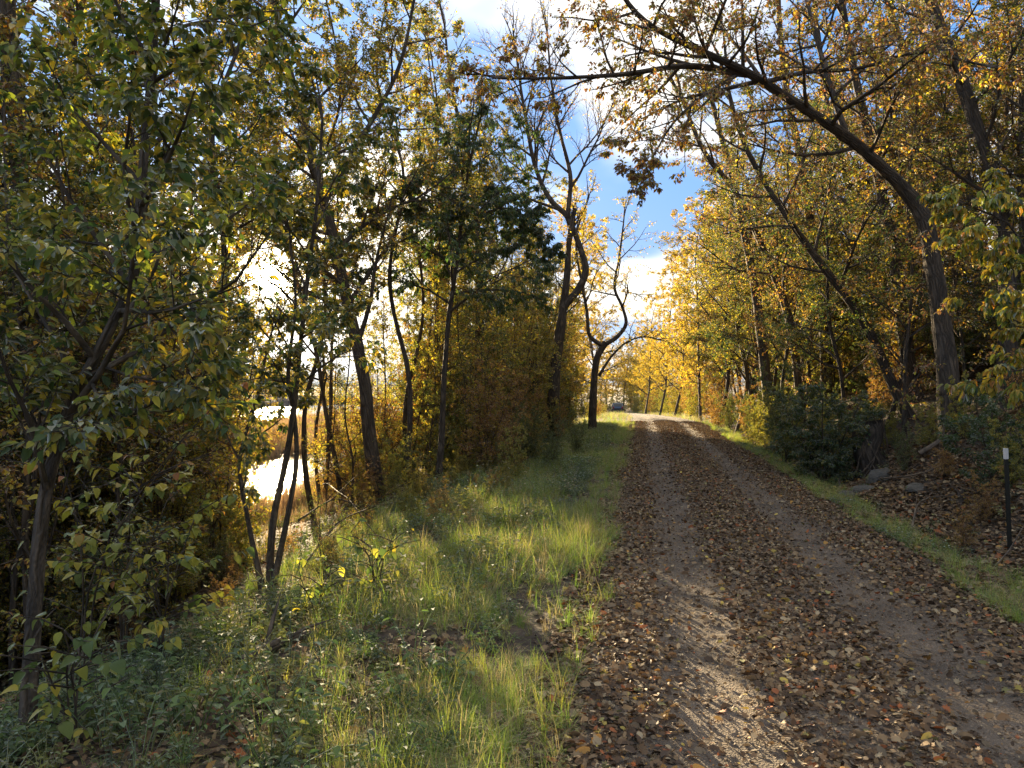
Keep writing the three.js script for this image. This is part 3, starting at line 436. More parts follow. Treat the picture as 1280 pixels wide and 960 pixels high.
// sunlit wood beyond the shade
for (let k = 0; k < 36; k++) { const z = -45 - k * 3.2 - R0() * 3, x = roadC(z) + 3.2 + R0() * 9; plant(ri([2, 2, 0, 2]), x, z, 0.75 + 0.5 * R0(), 'trees of the wood', [0, 0.08]); }
for (let k = 0; k < 26; k++) { const z = -36 - k * 3.8 - R0() * 3, x = roadC(z) + 2.1 + R0() * 1.2; shrub(ri([1, 0, 1, 3]), x, z, 0.6 + 0.5 * R0(), 'shrubs of the wood'); }
for (let k = 0; k < 14; k++) { const z = -139 - R0() * 8, x = roadC(z) - 9 + k * 1.4; shrub(ri([1, 1, 3, 0]), x, z, 0.9 + 0.5 * R0(), 'shrubs of the wood'); }
for (let k = 0; k < 16; k++) { const z = -40 - k * 7, x = roadC(z) - 2.6 - R0() * 2.4; if (Math.abs(x - z * 0.0306) < 1.3) continue; shrub(ri([3, 1, 3]), x, z, 0.3 + 0.25 * R0(), 'shrubs of the wood'); }
// the wood goes on behind the viewer
for (const [i, x, z, s] of [[0, 8, 3, 1], [3, -7, 4, 1], [1, 7, 9, 1.1], [0, -7, 9, 1], [3, -10, 10, 1.1], [1, 8, -2, 1], [3, -9, 0, 1], [0, 11, -4, 1.1], [1, 8, 14, 1.1], [3, -7, 16, 1.1]]) plant(i, x, z, s, 'trees of the wood');
{ // woods on the far bank and at the end of the valley, one mass
  const top = new THREE.Group(); top.name = 'far_woods'; tag(top, 'far wood across the river and along the horizon', 'woods', null, 'stuff'); scene.add(top);
  const R = rng(5150), per = [[], [], [], []];
  for (let k = 0; k < 480; k++) {
    let x, z; if (k < 260) { x = -112 - 40 * R(); z = 40 - 330 * R(); } else if (k < 400) { z = -150 - 60 * R(); x = -110 + 200 * R(); if (Math.abs(x - roadC(z)) < 4) continue; } else { x = 22 + 40 * R(); z = 10 - 200 * R(); }
    per[Math.floor(R() * 4)].push([x, z, 0.85 + 0.5 * R()]);
  }
  const m4 = new THREE.Matrix4(), q = new THREE.Quaternion(), e = new THREE.Euler();
  per.forEach((l, i) => protoT[i].children.forEach((c) => { const rr = rng(i + 7), im = new THREE.InstancedMesh(c.geometry, c.material, l.length); im.name = c.name; im.castShadow = im.receiveShadow = true; l.forEach(([x, z, s], k) => { m4.compose(V(x, height(x, z) - 0.3, z), q.setFromEuler(e.set(0, rr() * 6.28, 0)), V(s * 1.2, s, s * 1.2)); im.setMatrixAt(k, m4); }); top.add(im); }));
}

{ // plants that reach into a lane of sun have thinner crowns there
  scene.updateMatrixWorld(true);
  const R = rng(314), p = V(); let own = 0, tris = 0;
  for (const o of scene.children) {
    if (!/^(woodland_tree|young_tree|twiggy_sapling|\w+_shrub)/.test(o.name) || o.position.x > -1.5 || o.position.z > -2) continue;
    const c = o.children.find((k) => k.name === 'crown'); if (!c) continue;
    const g = c.geometry, a = g.attributes.position, n = a.count / 4, keep = []; let lost = 0;
    for (let k = 0; k < n; k++) { p.fromBufferAttribute(a, k * 4).applyMatrix4(c.matrixWorld); const q = open(p); if (q < 1 && R() > q) lost++; else keep.push(k); }
    if (lost < 22) continue;
    const h = new THREE.BufferGeometry();
    for (const key of ['position', 'normal', 'uv', 'color']) { const t = g.attributes[key], w = t.itemSize * 4, out = new Float32Array(keep.length * w); keep.forEach((k, i) => out.set(t.array.subarray(k * w, k * w + w), i * w)); h.setAttribute(key, new THREE.BufferAttribute(out, t.itemSize)); }
    const ix = new Uint32Array(keep.length * 6); keep.forEach((k, i) => ix.set([i * 4, i * 4 + 1, i * 4 + 2, i * 4, i * 4 + 2, i * 4 + 3], i * 6)); h.setIndex(new THREE.BufferAttribute(ix, 1));
    c.geometry = h; own++; tris += keep.length * 2;
  }
}

// ---------------------------------------------------------------- single things beside the track
tree('evergreen_bush', 'dense dark green bush at the foot of the hillside', 'bush', at(3.35, -15), [0, 1, 2, 3, 4, 5, 6].map((k) => { const a = k * 0.9; return { pts: [V(0, -0.2, 0), V(Math.cos(a) * 0.25, 0.5, Math.sin(a) * 0.25), V(Math.cos(a) * 0.7, 1.15 + 0.2 * (k % 3), Math.sin(a) * 0.6)], r0: 0.02, r1: 0.008, from: 0.1, n: 11, len: [0.35, 0.6], base: true }; }), style({ pal: { green: 6, olive: 4 }, kids: [6, 5], ref: [0.6, 0.3], trop: -0.1, leaf: { n: 16, size: 0.055, w: 0.55, droop: 0.5 } }), { seed: 71 });
tree('bluish_bush', 'bluish green bush growing behind the steel post', 'bush', G(1222, 640)[0].add(V(0.5, 0, -0.6)), [0, 1, 2, 3, 4].map((k) => { const a = k * 1.25; return { pts: [V(0, -0.2, 0), V(Math.cos(a) * 0.2, 0.4, Math.sin(a) * 0.2), V(Math.cos(a) * 0.5, 0.85 + 0.2 * (k % 3), Math.sin(a) * 0.5)], r0: 0.014, r1: 0.006, from: 0.1, n: 9, len: [0.3, 0.5], base: true }; }), style({ pal: { green: 9 }, kids: [5, 4], ref: [0.5, 0.25], leaf: { n: 12, size: 0.05, w: 0.6, droop: 0.3 } }), { seed: 72 });
pxTree('overhanging_sapling', 'sunlit sapling hanging yellow and green leaves over hillside foot', [[1345, 760], [1330, 600], [1312, 450], [1292, 345], [1262, 280], [1225, 262]], 0.035, 0.01, style({ pal: { lime: 4, yellow: 4, green: 2, orange: 1 }, kids: [6, 5], ref: [0.8, 0.4], trop: -0.5, leaf: { n: 14, size: 0.075, w: 0.5, fine: true, droop: 0.9 } }), { seed: 73, d: 7.4, n: 20, from: 0.5, len: [0.45, 0.8] });
{ // steel post with a white tip
  const g = thing('steel_post', 'thin dark steel fence post with a white tip', 'post', at(3.79, -8.74));
  const m = new THREE.MeshStandardMaterial({ color: new THREE.Color().setRGB(0.03, 0.032, 0.028), roughness: 0.6, metalness: 0.4 }), w = new THREE.MeshStandardMaterial({ color: new THREE.Color().setRGB(0.7, 0.7, 0.68), roughness: 0.6 });
  const sec = (h, e) => { const s = new THREE.Shape([[-0.02, 0], [0.02, 0], [0.02, 0.006], [0.004, 0.006], [0.004, 0.034], [-0.004, 0.034], [-0.004, 0.006], [-0.02, 0.006]].map(([x, y]) => new THREE.Vector2(x * e, y * e))); return new THREE.ExtrudeGeometry(s, { depth: h, bevelEnabled: true, bevelSize: 0.001, bevelThickness: 0.001, bevelSegments: 1 }).rotateX(-Math.PI / 2); };
  mesh('shaft', sec(1.2, 1).translate(0, -0.25, 0), m, g); mesh('white_tip', sec(0.11, 1.08).translate(0, 0.952, 0), w, g);
  for (let k = 0; k < 9; k++) mesh('stud', new THREE.BoxGeometry(0.012, 0.008, 0.01).translate(0, 0.08 + k * 0.1, -0.006), m, g);
  g.rotation.set(0, 0.4, 0.05);
}
{ // far car on the bend, seen from behind
  const z = -134, g = thing('parked_car', 'dark grey car standing on the sunlit bend of the track', 'car', at(roadC(z), z), 0.08);
  const paint = new THREE.MeshPhysicalMaterial({ color: new THREE.Color().setRGB(0.035, 0.045, 0.055), roughness: 0.35, metalness: 0.3, clearcoat: 1 }), glass = new THREE.MeshPhysicalMaterial({ color: new THREE.Color().setRGB(0.02, 0.025, 0.03), roughness: 0.05 }), rub = new THREE.MeshStandardMaterial({ color: new THREE.Color().setRGB(0.02, 0.02, 0.02), roughness: 0.9 }), rimM = new THREE.MeshStandardMaterial({ color: new THREE.Color().setRGB(0.4, 0.4, 0.42), roughness: 0.35, metalness: 0.9 }), red = new THREE.MeshStandardMaterial({ color: new THREE.Color().setRGB(0.3, 0.01, 0.01), roughness: 0.25 });
  const side = new THREE.Shape(); side.moveTo(-2.15, 0.3); side.lineTo(-2.2, 0.75); side.lineTo(-2.1, 1.0); side.lineTo(-1.75, 1.55); side.lineTo(0.35, 1.58); side.lineTo(1.05, 1.05); side.lineTo(2.0, 0.92); side.lineTo(2.2, 0.6); side.lineTo(2.15, 0.3); side.closePath();
  const body = new THREE.ExtrudeGeometry(side, { depth: 1.6, bevelEnabled: true, bevelSize: 0.1, bevelThickness: 0.1, bevelSegments: 3 }).translate(0, 0, -0.8).rotateY(Math.PI / 2); mesh('body', body, paint, g);
  mesh('rear_window', new THREE.BoxGeometry(1.35, 0.44, 0.03).rotateX(-0.56).translate(0, 1.28, 2.06), glass, g);
  for (const sx of [-1, 1]) {
    mesh('side_window', new THREE.BoxGeometry(0.03, 0.36, 2.0).translate(sx * 0.905, 1.28, 0.65), glass, g);
    mesh('tail_light', new THREE.BoxGeometry(0.2, 0.3, 0.08).translate(sx * 0.72, 0.88, 2.27), red, g);
    for (const zz of [-1.35, 1.3]) { const w = mesh('wheel', new THREE.TorusGeometry(0.24, 0.1, 10, 24).rotateY(Math.PI / 2).translate(sx * 0.85, 0.33, zz), rub, g); mesh('rim', new THREE.CylinderGeometry(0.17, 0.17, 0.12, 16).rotateZ(Math.PI / 2).translate(sx * 0.87, 0.33, zz), rimM, w); }
  }
}
function stick(name, label, category, list, r0, r1, group, twigs = 3, m = bark) {   // a branch lying on the ground along pixels: [u, v, lift]
  const pts = list.map(([u, v, h = 0.03]) => { const [p] = G(u, v); p.y += h; return p; }), foot = pts[0].clone(), R = rng(Math.round(list[0][0] * 7 + list[0][1])), B = new Buf(512);
  const [c, rad] = spline(pts.map((p) => p.sub(foot)), r0, r1, false, 0.05, R);
  tube(B, c, rad, 7, 0.15);
  for (let k = 0; k < twigs; k++) { const i = 2 + Math.floor(R() * (c.length - 3)), d = c[i].clone().sub(c[i - 1]).normalize().add(V((R() - 0.5) * 1.6, 0.3 + R() * 0.5, (R() - 0.5) * 1.6)).normalize(), L = 0.2 + 0.5 * R(); tube(B, [c[i], c[i].clone().addScaledVector(d, L * 0.5).add(V(0, 0.02, 0)), c[i].clone().addScaledVector(d, L)], [rad[i] * 0.5, rad[i] * 0.4, 0.002], 4); }
  const o = mesh(name, B.geo(), m); o.position.copy(foot); return tag(o, label, category, group);
}
const greyWood = new THREE.MeshStandardMaterial({ map: barkMap, bumpMap: barkBump, bumpScale: 0.006, roughness: 0.9, color: new THREE.Color().setRGB(1.5, 1.45, 1.4) });
stick('fallen_branch', 'dark crooked branch lying near the mossy rocks', 'branch', [[1048, 575, 0.3], [1075, 588, 0.2], [1104, 608, 0.05]], 0.03, 0.012, 'fallen branches on the hillside');
stick('fallen_branch', 'upright dark broken branch stuck in leaf litter', 'branch', [[1050, 612, 0], [1046, 600, 0.25], [1038, 590, 0.5]], 0.03, 0.015, 'fallen branches on the hillside', 1);
stick('fallen_branch', 'pale bare branch lying across the slope below arching tree', 'branch', [[1085, 600, 0.05], [1120, 606, 0.12], [1165, 600, 0.15], [1210, 570, 0.1]], 0.022, 0.01, 'fallen branches on the hillside', 4, greyWood);
stick('fallen_branch', 'forked pale branch lying in front of the bluish bush', 'branch', [[1136, 668, 0.05], [1158, 640, 0.18], [1196, 628, 0.1]], 0.02, 0.008, 'fallen branches on the hillside', 3, greyWood);
stick('fallen_branch', 'long thin grey stick leaning beside the steel post', 'branch', [[1240, 716, 0.03], [1262, 700, 0.1], [1279, 690, 0.25]], 0.012, 0.006, 'fallen branches on the hillside', 1, greyWood);
stick('fallen_branch', 'grey twisted dead limb on the upper hillside', 'branch', [[1150, 575, 0.1], [1180, 560, 0.15], [1215, 530, 0.2], [1240, 500, 0.3]], 0.05, 0.02, 'fallen branches on the hillside', 3, greyWood);
stick('fallen_log', 'dark rotting log lying on the river bank', 'log', [[302, 838, 0.04], [345, 818, 0.06], [388, 800, 0.04]], 0.05, 0.035, null, 2);
stick('fallen_branch', 'long dark bare pole slanting down the river bank', 'branch', [[-20, 800, 0.85], [60, 830, 0.5], [155, 898, 0.02]], 0.016, 0.01, null, 1);
for (const [k, l] of [[[[372, 690, 0.4], [420, 672, 0.5], [468, 668, 0.2]], 'dead grey branch tangled at the foot of leaning tree'], [[[380, 720, 0.1], [425, 690, 0.35], [470, 690, 0.5]], 'dead branch leaning against the foot of leaning tree'], [[[400, 640, 0.8], [430, 668, 0.5], [480, 690, 0.1]], 'dead arching branch hung by the leaning tree foot']]) stick('dead_branch', l, 'branch', k, 0.018, 0.007, 'deadfall by the leaning tree', 7);
function rock(label, u, v, w, h) {
  const [p] = G(u, v), g = new THREE.IcosahedronGeometry(1, 3), a = g.attributes.position, sd = u * 0.37;
  for (let k = 0; k < a.count; k++) { const x = a.getX(k), y = a.getY(k), z = a.getZ(k), f = 0.75 + 0.5 * noise(x * 1.6 + sd, y * 1.6 + z * 1.3) + 0.12 * noise(x * 5 + sd, z * 5 + y * 4); a.setXYZ(k, x * f * w, Math.max(-0.3, y * f) * h, z * f * w * 0.8); }
  g.computeVertexNormals(); const o = mesh('rock', g, rockMat); o.position.copy(p); tag(o, label, 'rock', 'rocks at the foot of the hillside');
}
const rockMap = tex(256, 256, (u, v) => { const m = pf(u, v, 5, 6), l = 0.26 + 0.28 * m; return m > 0.56 ? [l * 0.85, l * 0.9, l * 0.6] : [l, l * 0.95, l * 0.86]; }, true);
const rockMat = new THREE.MeshStandardMaterial({ map: rockMap, roughness: 0.95, bumpMap: soilBump, bumpScale: 0.03 });
for (const [l, u, v, w, h] of [['rounded grey rock beside the track at the slope foot', 1058, 622, 0.15, 0.13], ['flat mossy rock leaning on the rounded rock', 1082, 614, 0.19, 0.11], ['small pale rock in front of the green bush', 1016, 597, 0.14, 0.12], ['tall dark rock below the vine covered stump', 1100, 600, 0.2, 0.2], ['low rock half buried in hillside leaves', 1150, 612, 0.17, 0.09]]) rock(l, u, v, w, h);
{ // stump wrapped in bare vines
  const [p] = G(1086, 588), g = thing('vine_covered_stump', 'tall rotten stump wrapped in bare grey vines', 'stump', p), B = new Buf(512), R = rng(31), c = [], rad = [];
  for (let k = 0; k <= 9; k++) { c.push(V(0.05 * Math.sin(k), -0.2 + k * 0.12, 0.04 * k * 0.3)); rad.push(0.26 - k * 0.008 + 0.1 * Math.exp(-k)); } tube(B, c, rad, 14, 0.3); mesh('stump', B.geo(), bark, g);
  for (let k = 0; k < 16; k++) { const b = new Buf(256), a0 = R() * 6.28, tw = (R() - 0.5) * 5, pts = [], rr = []; for (let i = 0; i <= 10; i++) { const a = a0 + tw * i / 10, r = 0.3 - 0.02 * i * 0.4 + 0.06 * R() + 0.06 * Math.exp(-i); pts.push(V(Math.cos(a) * r, -0.1 + i * (0.1 + 0.02 * R()), Math.sin(a) * r)); rr.push(0.012 - 0.0006 * i); } tube(b, pts, rr, 5); mesh('vine', b.geo(), greyWood, g); }
}

// saplings near enough to show each leaf
const leafGeo = [0, 1, 2, 3].map((k) => {                  // an ovate leaf with a raised blade on each side of the midrib, drooping to its point
  const B = new Buf(64), n = 6, w = 0.6 + 0.07 * k, R = rng(k + 40), dr = 0.15 + 0.12 * k, cup = 0.1 + 0.08 * (k % 3); B.room(n * 3 + 3, n * 12);
  for (let i = 0; i <= n; i++) { const t = i / n, hw = 0.5 * w * Math.pow(Math.sin(Math.PI * Math.min(1, Math.pow(t, 0.72) * 0.985 + 0.005)), 0.85), y = -dr * t * t, e = cup * hw * 2 + (R() - 0.5) * 0.03; B.v(-hw, y + e, t, 0, 1, 0); B.v(0, y, t, 0, 1, 0); B.v(hw, y + e, t, 0, 1, 0); }
  for (let i = 0; i < n; i++) { const a = i * 3, c = a + 3; for (const j of [0, 1]) { B.t(a + j, c + j, a + j + 1); B.t(a + j + 1, c + j, c + j + 1); } }
  const g = B.geo(); g.computeVertexNormals(); return g;
});
const tone = (r, g, b) => { const m = plantLeaf.clone(); m.color.setRGB(r, g, b); return m; };
const plantLeaf = new THREE.MeshPhysicalMaterial({ roughness: 0.95, transmission: 0.55, side: THREE.DoubleSide });
const leafTones = { yellow: [tone(0.55, 0.44, 0.035), tone(0.45, 0.42, 0.04), tone(0.35, 0.37, 0.04)], green: [tone(0.1, 0.16, 0.025), tone(0.16, 0.21, 0.03), tone(0.28, 0.3, 0.035)], orange: [tone(0.5, 0.25, 0.04), tone(0.45, 0.33, 0.06), tone(0.4, 0.16, 0.04)] };
function leafySapling(label, foot, h, stems, nLeaves, size, kinds, seed, lean = V(0, 0, 0)) {
  const R = rng(seed), g = thing('leafy_sapling', label, 'sapling', foot, 0, 'saplings close by on the river bank'), spots = [];
  for (let k = 0; k < stems; k++) {
    const B = new Buf(512), a = k * 2.4 + R(), H = h * (0.65 + 0.35 * R()), sp = 0.35 * H, pts = [0, 0.3, 0.6, 0.85, 1].map((t) => V(Math.cos(a) * sp * t * t + lean.x * t * t * H + (R() - 0.5) * 0.05, H * t - (t ? 0 : 0.15), Math.sin(a) * sp * t * t + lean.z * t * t * H + (R() - 0.5) * 0.05)), [c, rad] = spline(pts, 0.011, 0.003, false, 0.04, R); tube(B, c, rad, 6, 0);
    for (let j = 0; j < 7; j++) { const i = Math.floor(c.length * (0.3 + 0.65 * j / 7)), d = V(Math.cos(j * 2.4 + a), 0.35, Math.sin(j * 2.4 + a)).normalize(), L = (0.25 + 0.35 * R()) * Math.min(1, h), tp = [c[i], c[i].clone().addScaledVector(d, L * 0.5).add(V(0, 0.02, 0)), c[i].clone().addScaledVector(d, L)]; tube(B, tp, [0.005, 0.004, 0.0015], 4); for (let q = 0; q < 9; q++) spots.push([tp[1].clone().lerp(tp[2], q / 8 * 1.3 - 0.3), d]); }
    for (let q = 0; q < 6; q++) spots.push([c[c.length - 1 - Math.floor(q / 2)], V(0, 1, 0)]);
    mesh('stem', B.geo(), bark, g);
  }
  for (let k = 0; k < nLeaves; k++) {
    const [p, d] = spots[Math.floor(R() * spots.length)], o = mesh('leaf', leafGeo[Math.floor(R() * 4)], leafTones[kinds[Math.floor(R() * kinds.length)]][Math.floor(R() * 3)], g), L = size * (0.55 + 0.75 * R());
    o.position.copy(p).add(V((R() - 0.5) * 0.04, (R() - 0.5) * 0.03, (R() - 0.5) * 0.04)); o.rotation.set((R() - 0.2) * 1.1, Math.atan2(d.x, d.z) + (R() - 0.5) * 2.4, (R() - 0.5) * 1.2, 'YXZ'); o.scale.set(L, L, L);
  }
}
leafySapling('yellow leaved sapling with reddish stems on the river bank', G(205, 838)[0], 1.15, 5, 290, 0.07, ['yellow', 'yellow', 'green'], 81);
leafySapling('sparse green and yellow sapling above the yellow leaved one', G(165, 862)[0].add(V(-0.5, 0, -0.6)), 1.5, 4, 240, 0.07, ['yellow', 'green', 'yellow'], 82);
leafySapling('low broad leaved green sapling beside the slanting pole', G(90, 935)[0], 0.7, 4, 120, 0.068, ['green', 'green', 'yellow'], 83);
leafySapling('thin sapling holding the last orange leaves over the bank', G(20, 958)[0].add(V(-0.7, 0, -1.3)), 1.9, 3, 110, 0.068, ['orange', 'yellow', 'green'], 84, V(0.3, 0, 0));
leafySapling('small bright green sapling on the verge by slim crossing stems', G(470, 745)[0], 0.6, 4, 70, 0.07, ['green', 'yellow', 'green'], 85);
leafySapling('little yellowing sapling rising from the verge grass', G(395, 775)[0], 0.45, 3, 50, 0.065, ['yellow', 'green'], 86);

// ---------------------------------------------------------------- fallen leaves, grass and herbs
const inView = (p, m = 1.15) => { const dx = p.x, dz = p.z, f = -dx * SY - dz * CY, r = dx * CY - dz * SY; return f > 1.5 && Math.abs(r / f) < 0.666 * m && (EYE - p.y) / f < 0.5 * m; };
function dryLeaf(kind, seed) {                           // a fallen leaf: outline with or without lobes, curled
  const R = rng(seed), B = new Buf(32), n = kind === 2 ? 16 : 10, cu = (R() - 0.3) * 1.6, tw = (R() - 0.5) * 1.2, bend = (R() - 0.4) * 1.2;
  const Y = (x, z) => cu * x * x + tw * x * z + bend * z * z * 0.6;
  B.room(n + 1, n * 3); B.v(0, 0, 0, 0, 1, 0);
  for (let k = 0; k < n; k++) {
    const a = k / n * Math.PI * 2; let r = 0.5 * (0.9 + 0.2 * R()); if (kind === 2) r *= k % 2 ? 0.62 : 1.08; if (k === 0) r *= 1.15;
    const z = Math.cos(a) * r, x = Math.sin(a) * r * (kind === 0 ? 0.5 : kind === 1 ? 0.72 : 0.85);
    B.v(x, Y(x, z), z, 0, 1, 0);
  }
  for (let k = 0; k < n; k++) B.t(0, 1 + k, 1 + (k + 1) % n);
  const g = B.geo(); g.computeVertexNormals(); return g;
}
const dry = [dryLeaf(0, 1), dryLeaf(1, 2), dryLeaf(2, 3), dryLeaf(1, 4), dryLeaf(0, 5), dryLeaf(2, 6)];
const dryTones = [[0.17, 0.102, 0.05, 24], [0.26, 0.17, 0.085, 18], [0.09, 0.055, 0.03, 27], [0.4, 0.3, 0.17, 8], [0.2, 0.145, 0.085, 13], [0.34, 0.11, 0.035, 3.5], [0.4, 0.21, 0.05, 2.5], [0.5, 0.37, 0.08, 1.3], [0.26, 0.23, 0.08, 1.5]];
const toneSum = dryTones.reduce((a, b) => a + b[3], 0);
const pickTone = (R) => { let t = R() * toneSum, k = 0; while ((t -= dryTones[k][3]) > 0) k++; return k; };
const dryMat = new THREE.MeshPhysicalMaterial({ color: 0xffffff, roughness: 0.75, side: THREE.DoubleSide, transmission: 0.15, specularIntensity: 0.6 });
{
  const R = rng(2024), list = [];
  const drop = (x, z, size, tilt, pile) => list.push({ x, z, y: height(x, z) + 0.008 + R() * pile, s: size * (0.45 + 1.05 * R() * R()), a: R() * 6.28, tx: (R() - 0.5) * tilt, tz: (R() - 0.5) * tilt, g: Math.floor(R() * 6), k: pickTone(R), j: 0.75 + 0.5 * R() });
  for (let k = 0; k < 175000; k++) {                      // on the track: thick between the ruts and at the sides
    const z = -1.6 - 36 * Math.pow(R(), 1.5), s = (R() * 2 - 1) * (HALF + 0.25), rut = Math.min(Math.abs(s + 0.68), Math.abs(s - 0.68));
    const dens = mix(0.15, 1, sst(0.1, 0.4, rut)) * (0.55 + 0.6 * noise(s * 2 + 9, z * 1.3)) * (s > 0.3 && z > -8 ? 0.8 : 1);
    if (R() > dens * 0.9) continue;
    drop(roadC(z) + s, z, 0.048, 1.6, 0.022);
  }
  for (let k = 0; k < 26000; k++) { const z = -4.5 - 10 * R(), x = 2.95 + 4.2 * Math.pow(R(), 1.3); drop(x, z, 0.07, 1.5, 0.04); }   // drift at the foot of the hillside
  for (let k = 0; k < 9000; k++) { const z = -2 - 4.5 * R(), x = -1.2 - 4 * R(); if (noise(x * 1.5, z * 1.5) < 0.3) continue; drop(x, z, 0.065, 1.4, 0.02); }
  for (let k = 0; k < 26000; k++) { const z = -1.8 - 14 * Math.pow(R(), 1.5), s = (R() * 2 - 1) * HALF; drop(roadC(z) + s, z, 0.019, 1.2, 0.002); }   // crumbs
  for (let k = 0; k < 70000; k++) {                      // on the hillside
    const z = -4 - 28 * Math.pow(R(), 1.5), x = 2.8 + Math.pow(R(), 1.6) * 9; if (R() < (x < 3.4 ? 0.5 : 0.1)) continue;
    drop(x, z, 0.075, 1.3, 0.03);
  }
  for (let k = 0; k < 34000; k++) {                      // on the river bank
    const z = -2 - 26 * Math.pow(R(), 1.2), x = -0.4 - R() * 11, d = x > -2.4 ? 0.62 : 0.9; if (R() > d) continue;
    drop(x, z, 0.068, 1.2, 0.025);
  }
  const col = new THREE.Color(), mats = dryTones.map(([r, g, b]) => { const m = dryMat.clone(); m.color.setRGB(r, g, b); return m; });
  const near = list.filter((l) => inView(V(l.x, l.y, l.z), 0.98)).sort((a, b) => a.s / Math.hypot(a.x, a.z) - b.s / Math.hypot(b.x, b.z)).slice(-300);
  const tones = ['dark brown', 'brown', 'blackish brown', 'pale tan', 'grey brown', 'red', 'orange', 'yellow', 'olive'], shapes = ['narrow', 'oval', 'lobed', 'curled oval', 'curled narrow', 'ragged lobed'];
  for (const l of near) {
    l.own = true; const s = l.x - roadC(l.z), where = s < -HALF ? 'in the grass beside the track' : s > HALF ? 'at the foot of the hillside' : Math.abs(s) < 0.35 ? 'on the ridge between the wheel ruts' : Math.abs(s) > 1 ? 'on the edge of the track' : 'in a wheel rut of the track';
    const o = mesh('fallen_leaf', dry[l.g], mats[l.k]); o.position.set(l.x, l.y, l.z); o.rotation.set(l.tx, l.a, l.tz); o.scale.set(l.s, l.s, l.s);
    tag(o, `${tones[l.k]} ${shapes[l.g]} fallen leaf lying ${where}`, 'leaf', 'fallen leaves lying close by');
  }
  const litter = new THREE.Group(); litter.name = 'leaf_litter'; tag(litter, 'brown fallen leaves strewn over track, banks and hillside', 'leaves', null, 'stuff'); scene.add(litter);
  const m4 = new THREE.Matrix4(), q = new THREE.Quaternion(), e = new THREE.Euler();
  for (let g = 0; g < 6; g++) {
    const sub = list.filter((l) => l.g === g && !l.own), im = new THREE.InstancedMesh(dry[g], dryMat, sub.length); im.name = 'leaf_layer'; im.castShadow = im.receiveShadow = true;
    sub.forEach((l, i) => { m4.compose(V(l.x, l.y, l.z), q.setFromEuler(e.set(l.tx, l.a, l.tz)), V(l.s, l.s, l.s)); im.setMatrixAt(i, m4); const t = dryTones[l.k]; im.setColorAt(i, col.setRGB(t[0] * l.j, t[1] * l.j, t[2] * l.j)); });
    litter.add(im);
  }
}
function blades(n, h, w, lean, seed) {
  const R = rng(seed), B = new Buf(512);
  for (let k = 0; k < n; k++) {
    const a = R() * 6.28, r = 0.05 * R(), L = h * (0.45 + 0.75 * R()), ln = lean * (0.3 + R()), x0 = Math.cos(R() * 6.28) * r, z0 = Math.sin(R() * 6.28) * r, ca = Math.cos(a), sa = Math.sin(a); B.room(8, 18);
    let prev = null;
    for (let i = 0; i <= 3; i++) {
      const t = i / 3, o = ln * L * t * t, y = L * t * (1 - 0.35 * ln * t), ww = w * (1 - t * 0.85) * 0.5, x = x0 + ca * o, z = z0 + sa * o;
      const A = B.v(x - sa * ww, y, z + ca * ww, -ca * 0.5, 0.6, -sa * 0.5), C = B.v(x + sa * ww, y, z - ca * ww, -ca * 0.5, 0.6, -sa * 0.5);
      if (prev) { B.t(prev[0], prev[1], A); B.t(A, prev[1], C); } prev = [A, C];
    }
  }
  const g = B.geo(); g.computeVertexNormals(); return g;
}
function herb(n, h, size, seed) {                        // a low leafy plant
  const R = rng(seed), B = new Buf(512), st = new Buf(256);
  for (let k = 0; k < n; k++) {
    const a = R() * 6.28, ln = 0.2 + R() * 0.9, L = h * (0.4 + 0.7 * R()), e = V(Math.cos(a) * L * ln, L, Math.sin(a) * L * ln);
    tube(B, [V(0, -0.02, 0), e.clone().multiplyScalar(0.5).add(V(0, L * 0.12, 0)), e], [0.003, 0.0025, 0.0015], 3);
    for (let j = 0; j < 4; j++) { const t = 0.45 + 0.55 * j / 3, p = e.clone().multiplyScalar(t), b = a + (j % 2 ? 1 : -1) * (0.5 + R()); leaf(B, p, V(Math.cos(b), 0.1 - 0.4 * R(), Math.sin(b)).normalize(), V((R() - 0.5) * 0.6, 1, (R() - 0.5) * 0.6), size * (0.7 + 0.6 * R()), size * 0.6, 0.3, true, [1, 1, 1]); }
  }
  return B.geo();
}
const plantMat = new THREE.MeshPhysicalMaterial({ color: 0xffffff, roughness: 1, transmission: 0.5, side: THREE.DoubleSide });
function strew(name, label, category, geos, spots) {      // spots: [x, z, size, [r, g, b]]
  const R = rng(name.length * 131), top = new THREE.Group(); top.name = name; tag(top, label, category, null, 'stuff'); scene.add(top);
  const per = geos.map(() => []); for (const s of spots) per[Math.floor(R() * geos.length)].push(s);
  const m4 = new THREE.Matrix4(), q = new THREE.Quaternion(), e = new THREE.Euler(), c = new THREE.Color();
  geos.forEach((g, i) => { const im = new THREE.InstancedMesh(g, plantMat, per[i].length); im.name = 'tufts'; im.castShadow = im.receiveShadow = true; per[i].forEach(([x, z, s, t], k) => { const j = 0.75 + 0.5 * R(); m4.compose(V(x, height(x, z) - 0.01, z), q.setFromEuler(e.set((R() - 0.5) * 0.4, R() * 6.28, (R() - 0.5) * 0.4)), V(s, s * (0.8 + 0.4 * R()), s)); im.setMatrixAt(k, m4); im.setColorAt(k, c.setRGB(t[0] * j, t[1] * j, t[2] * j)); }); top.add(im); });
}
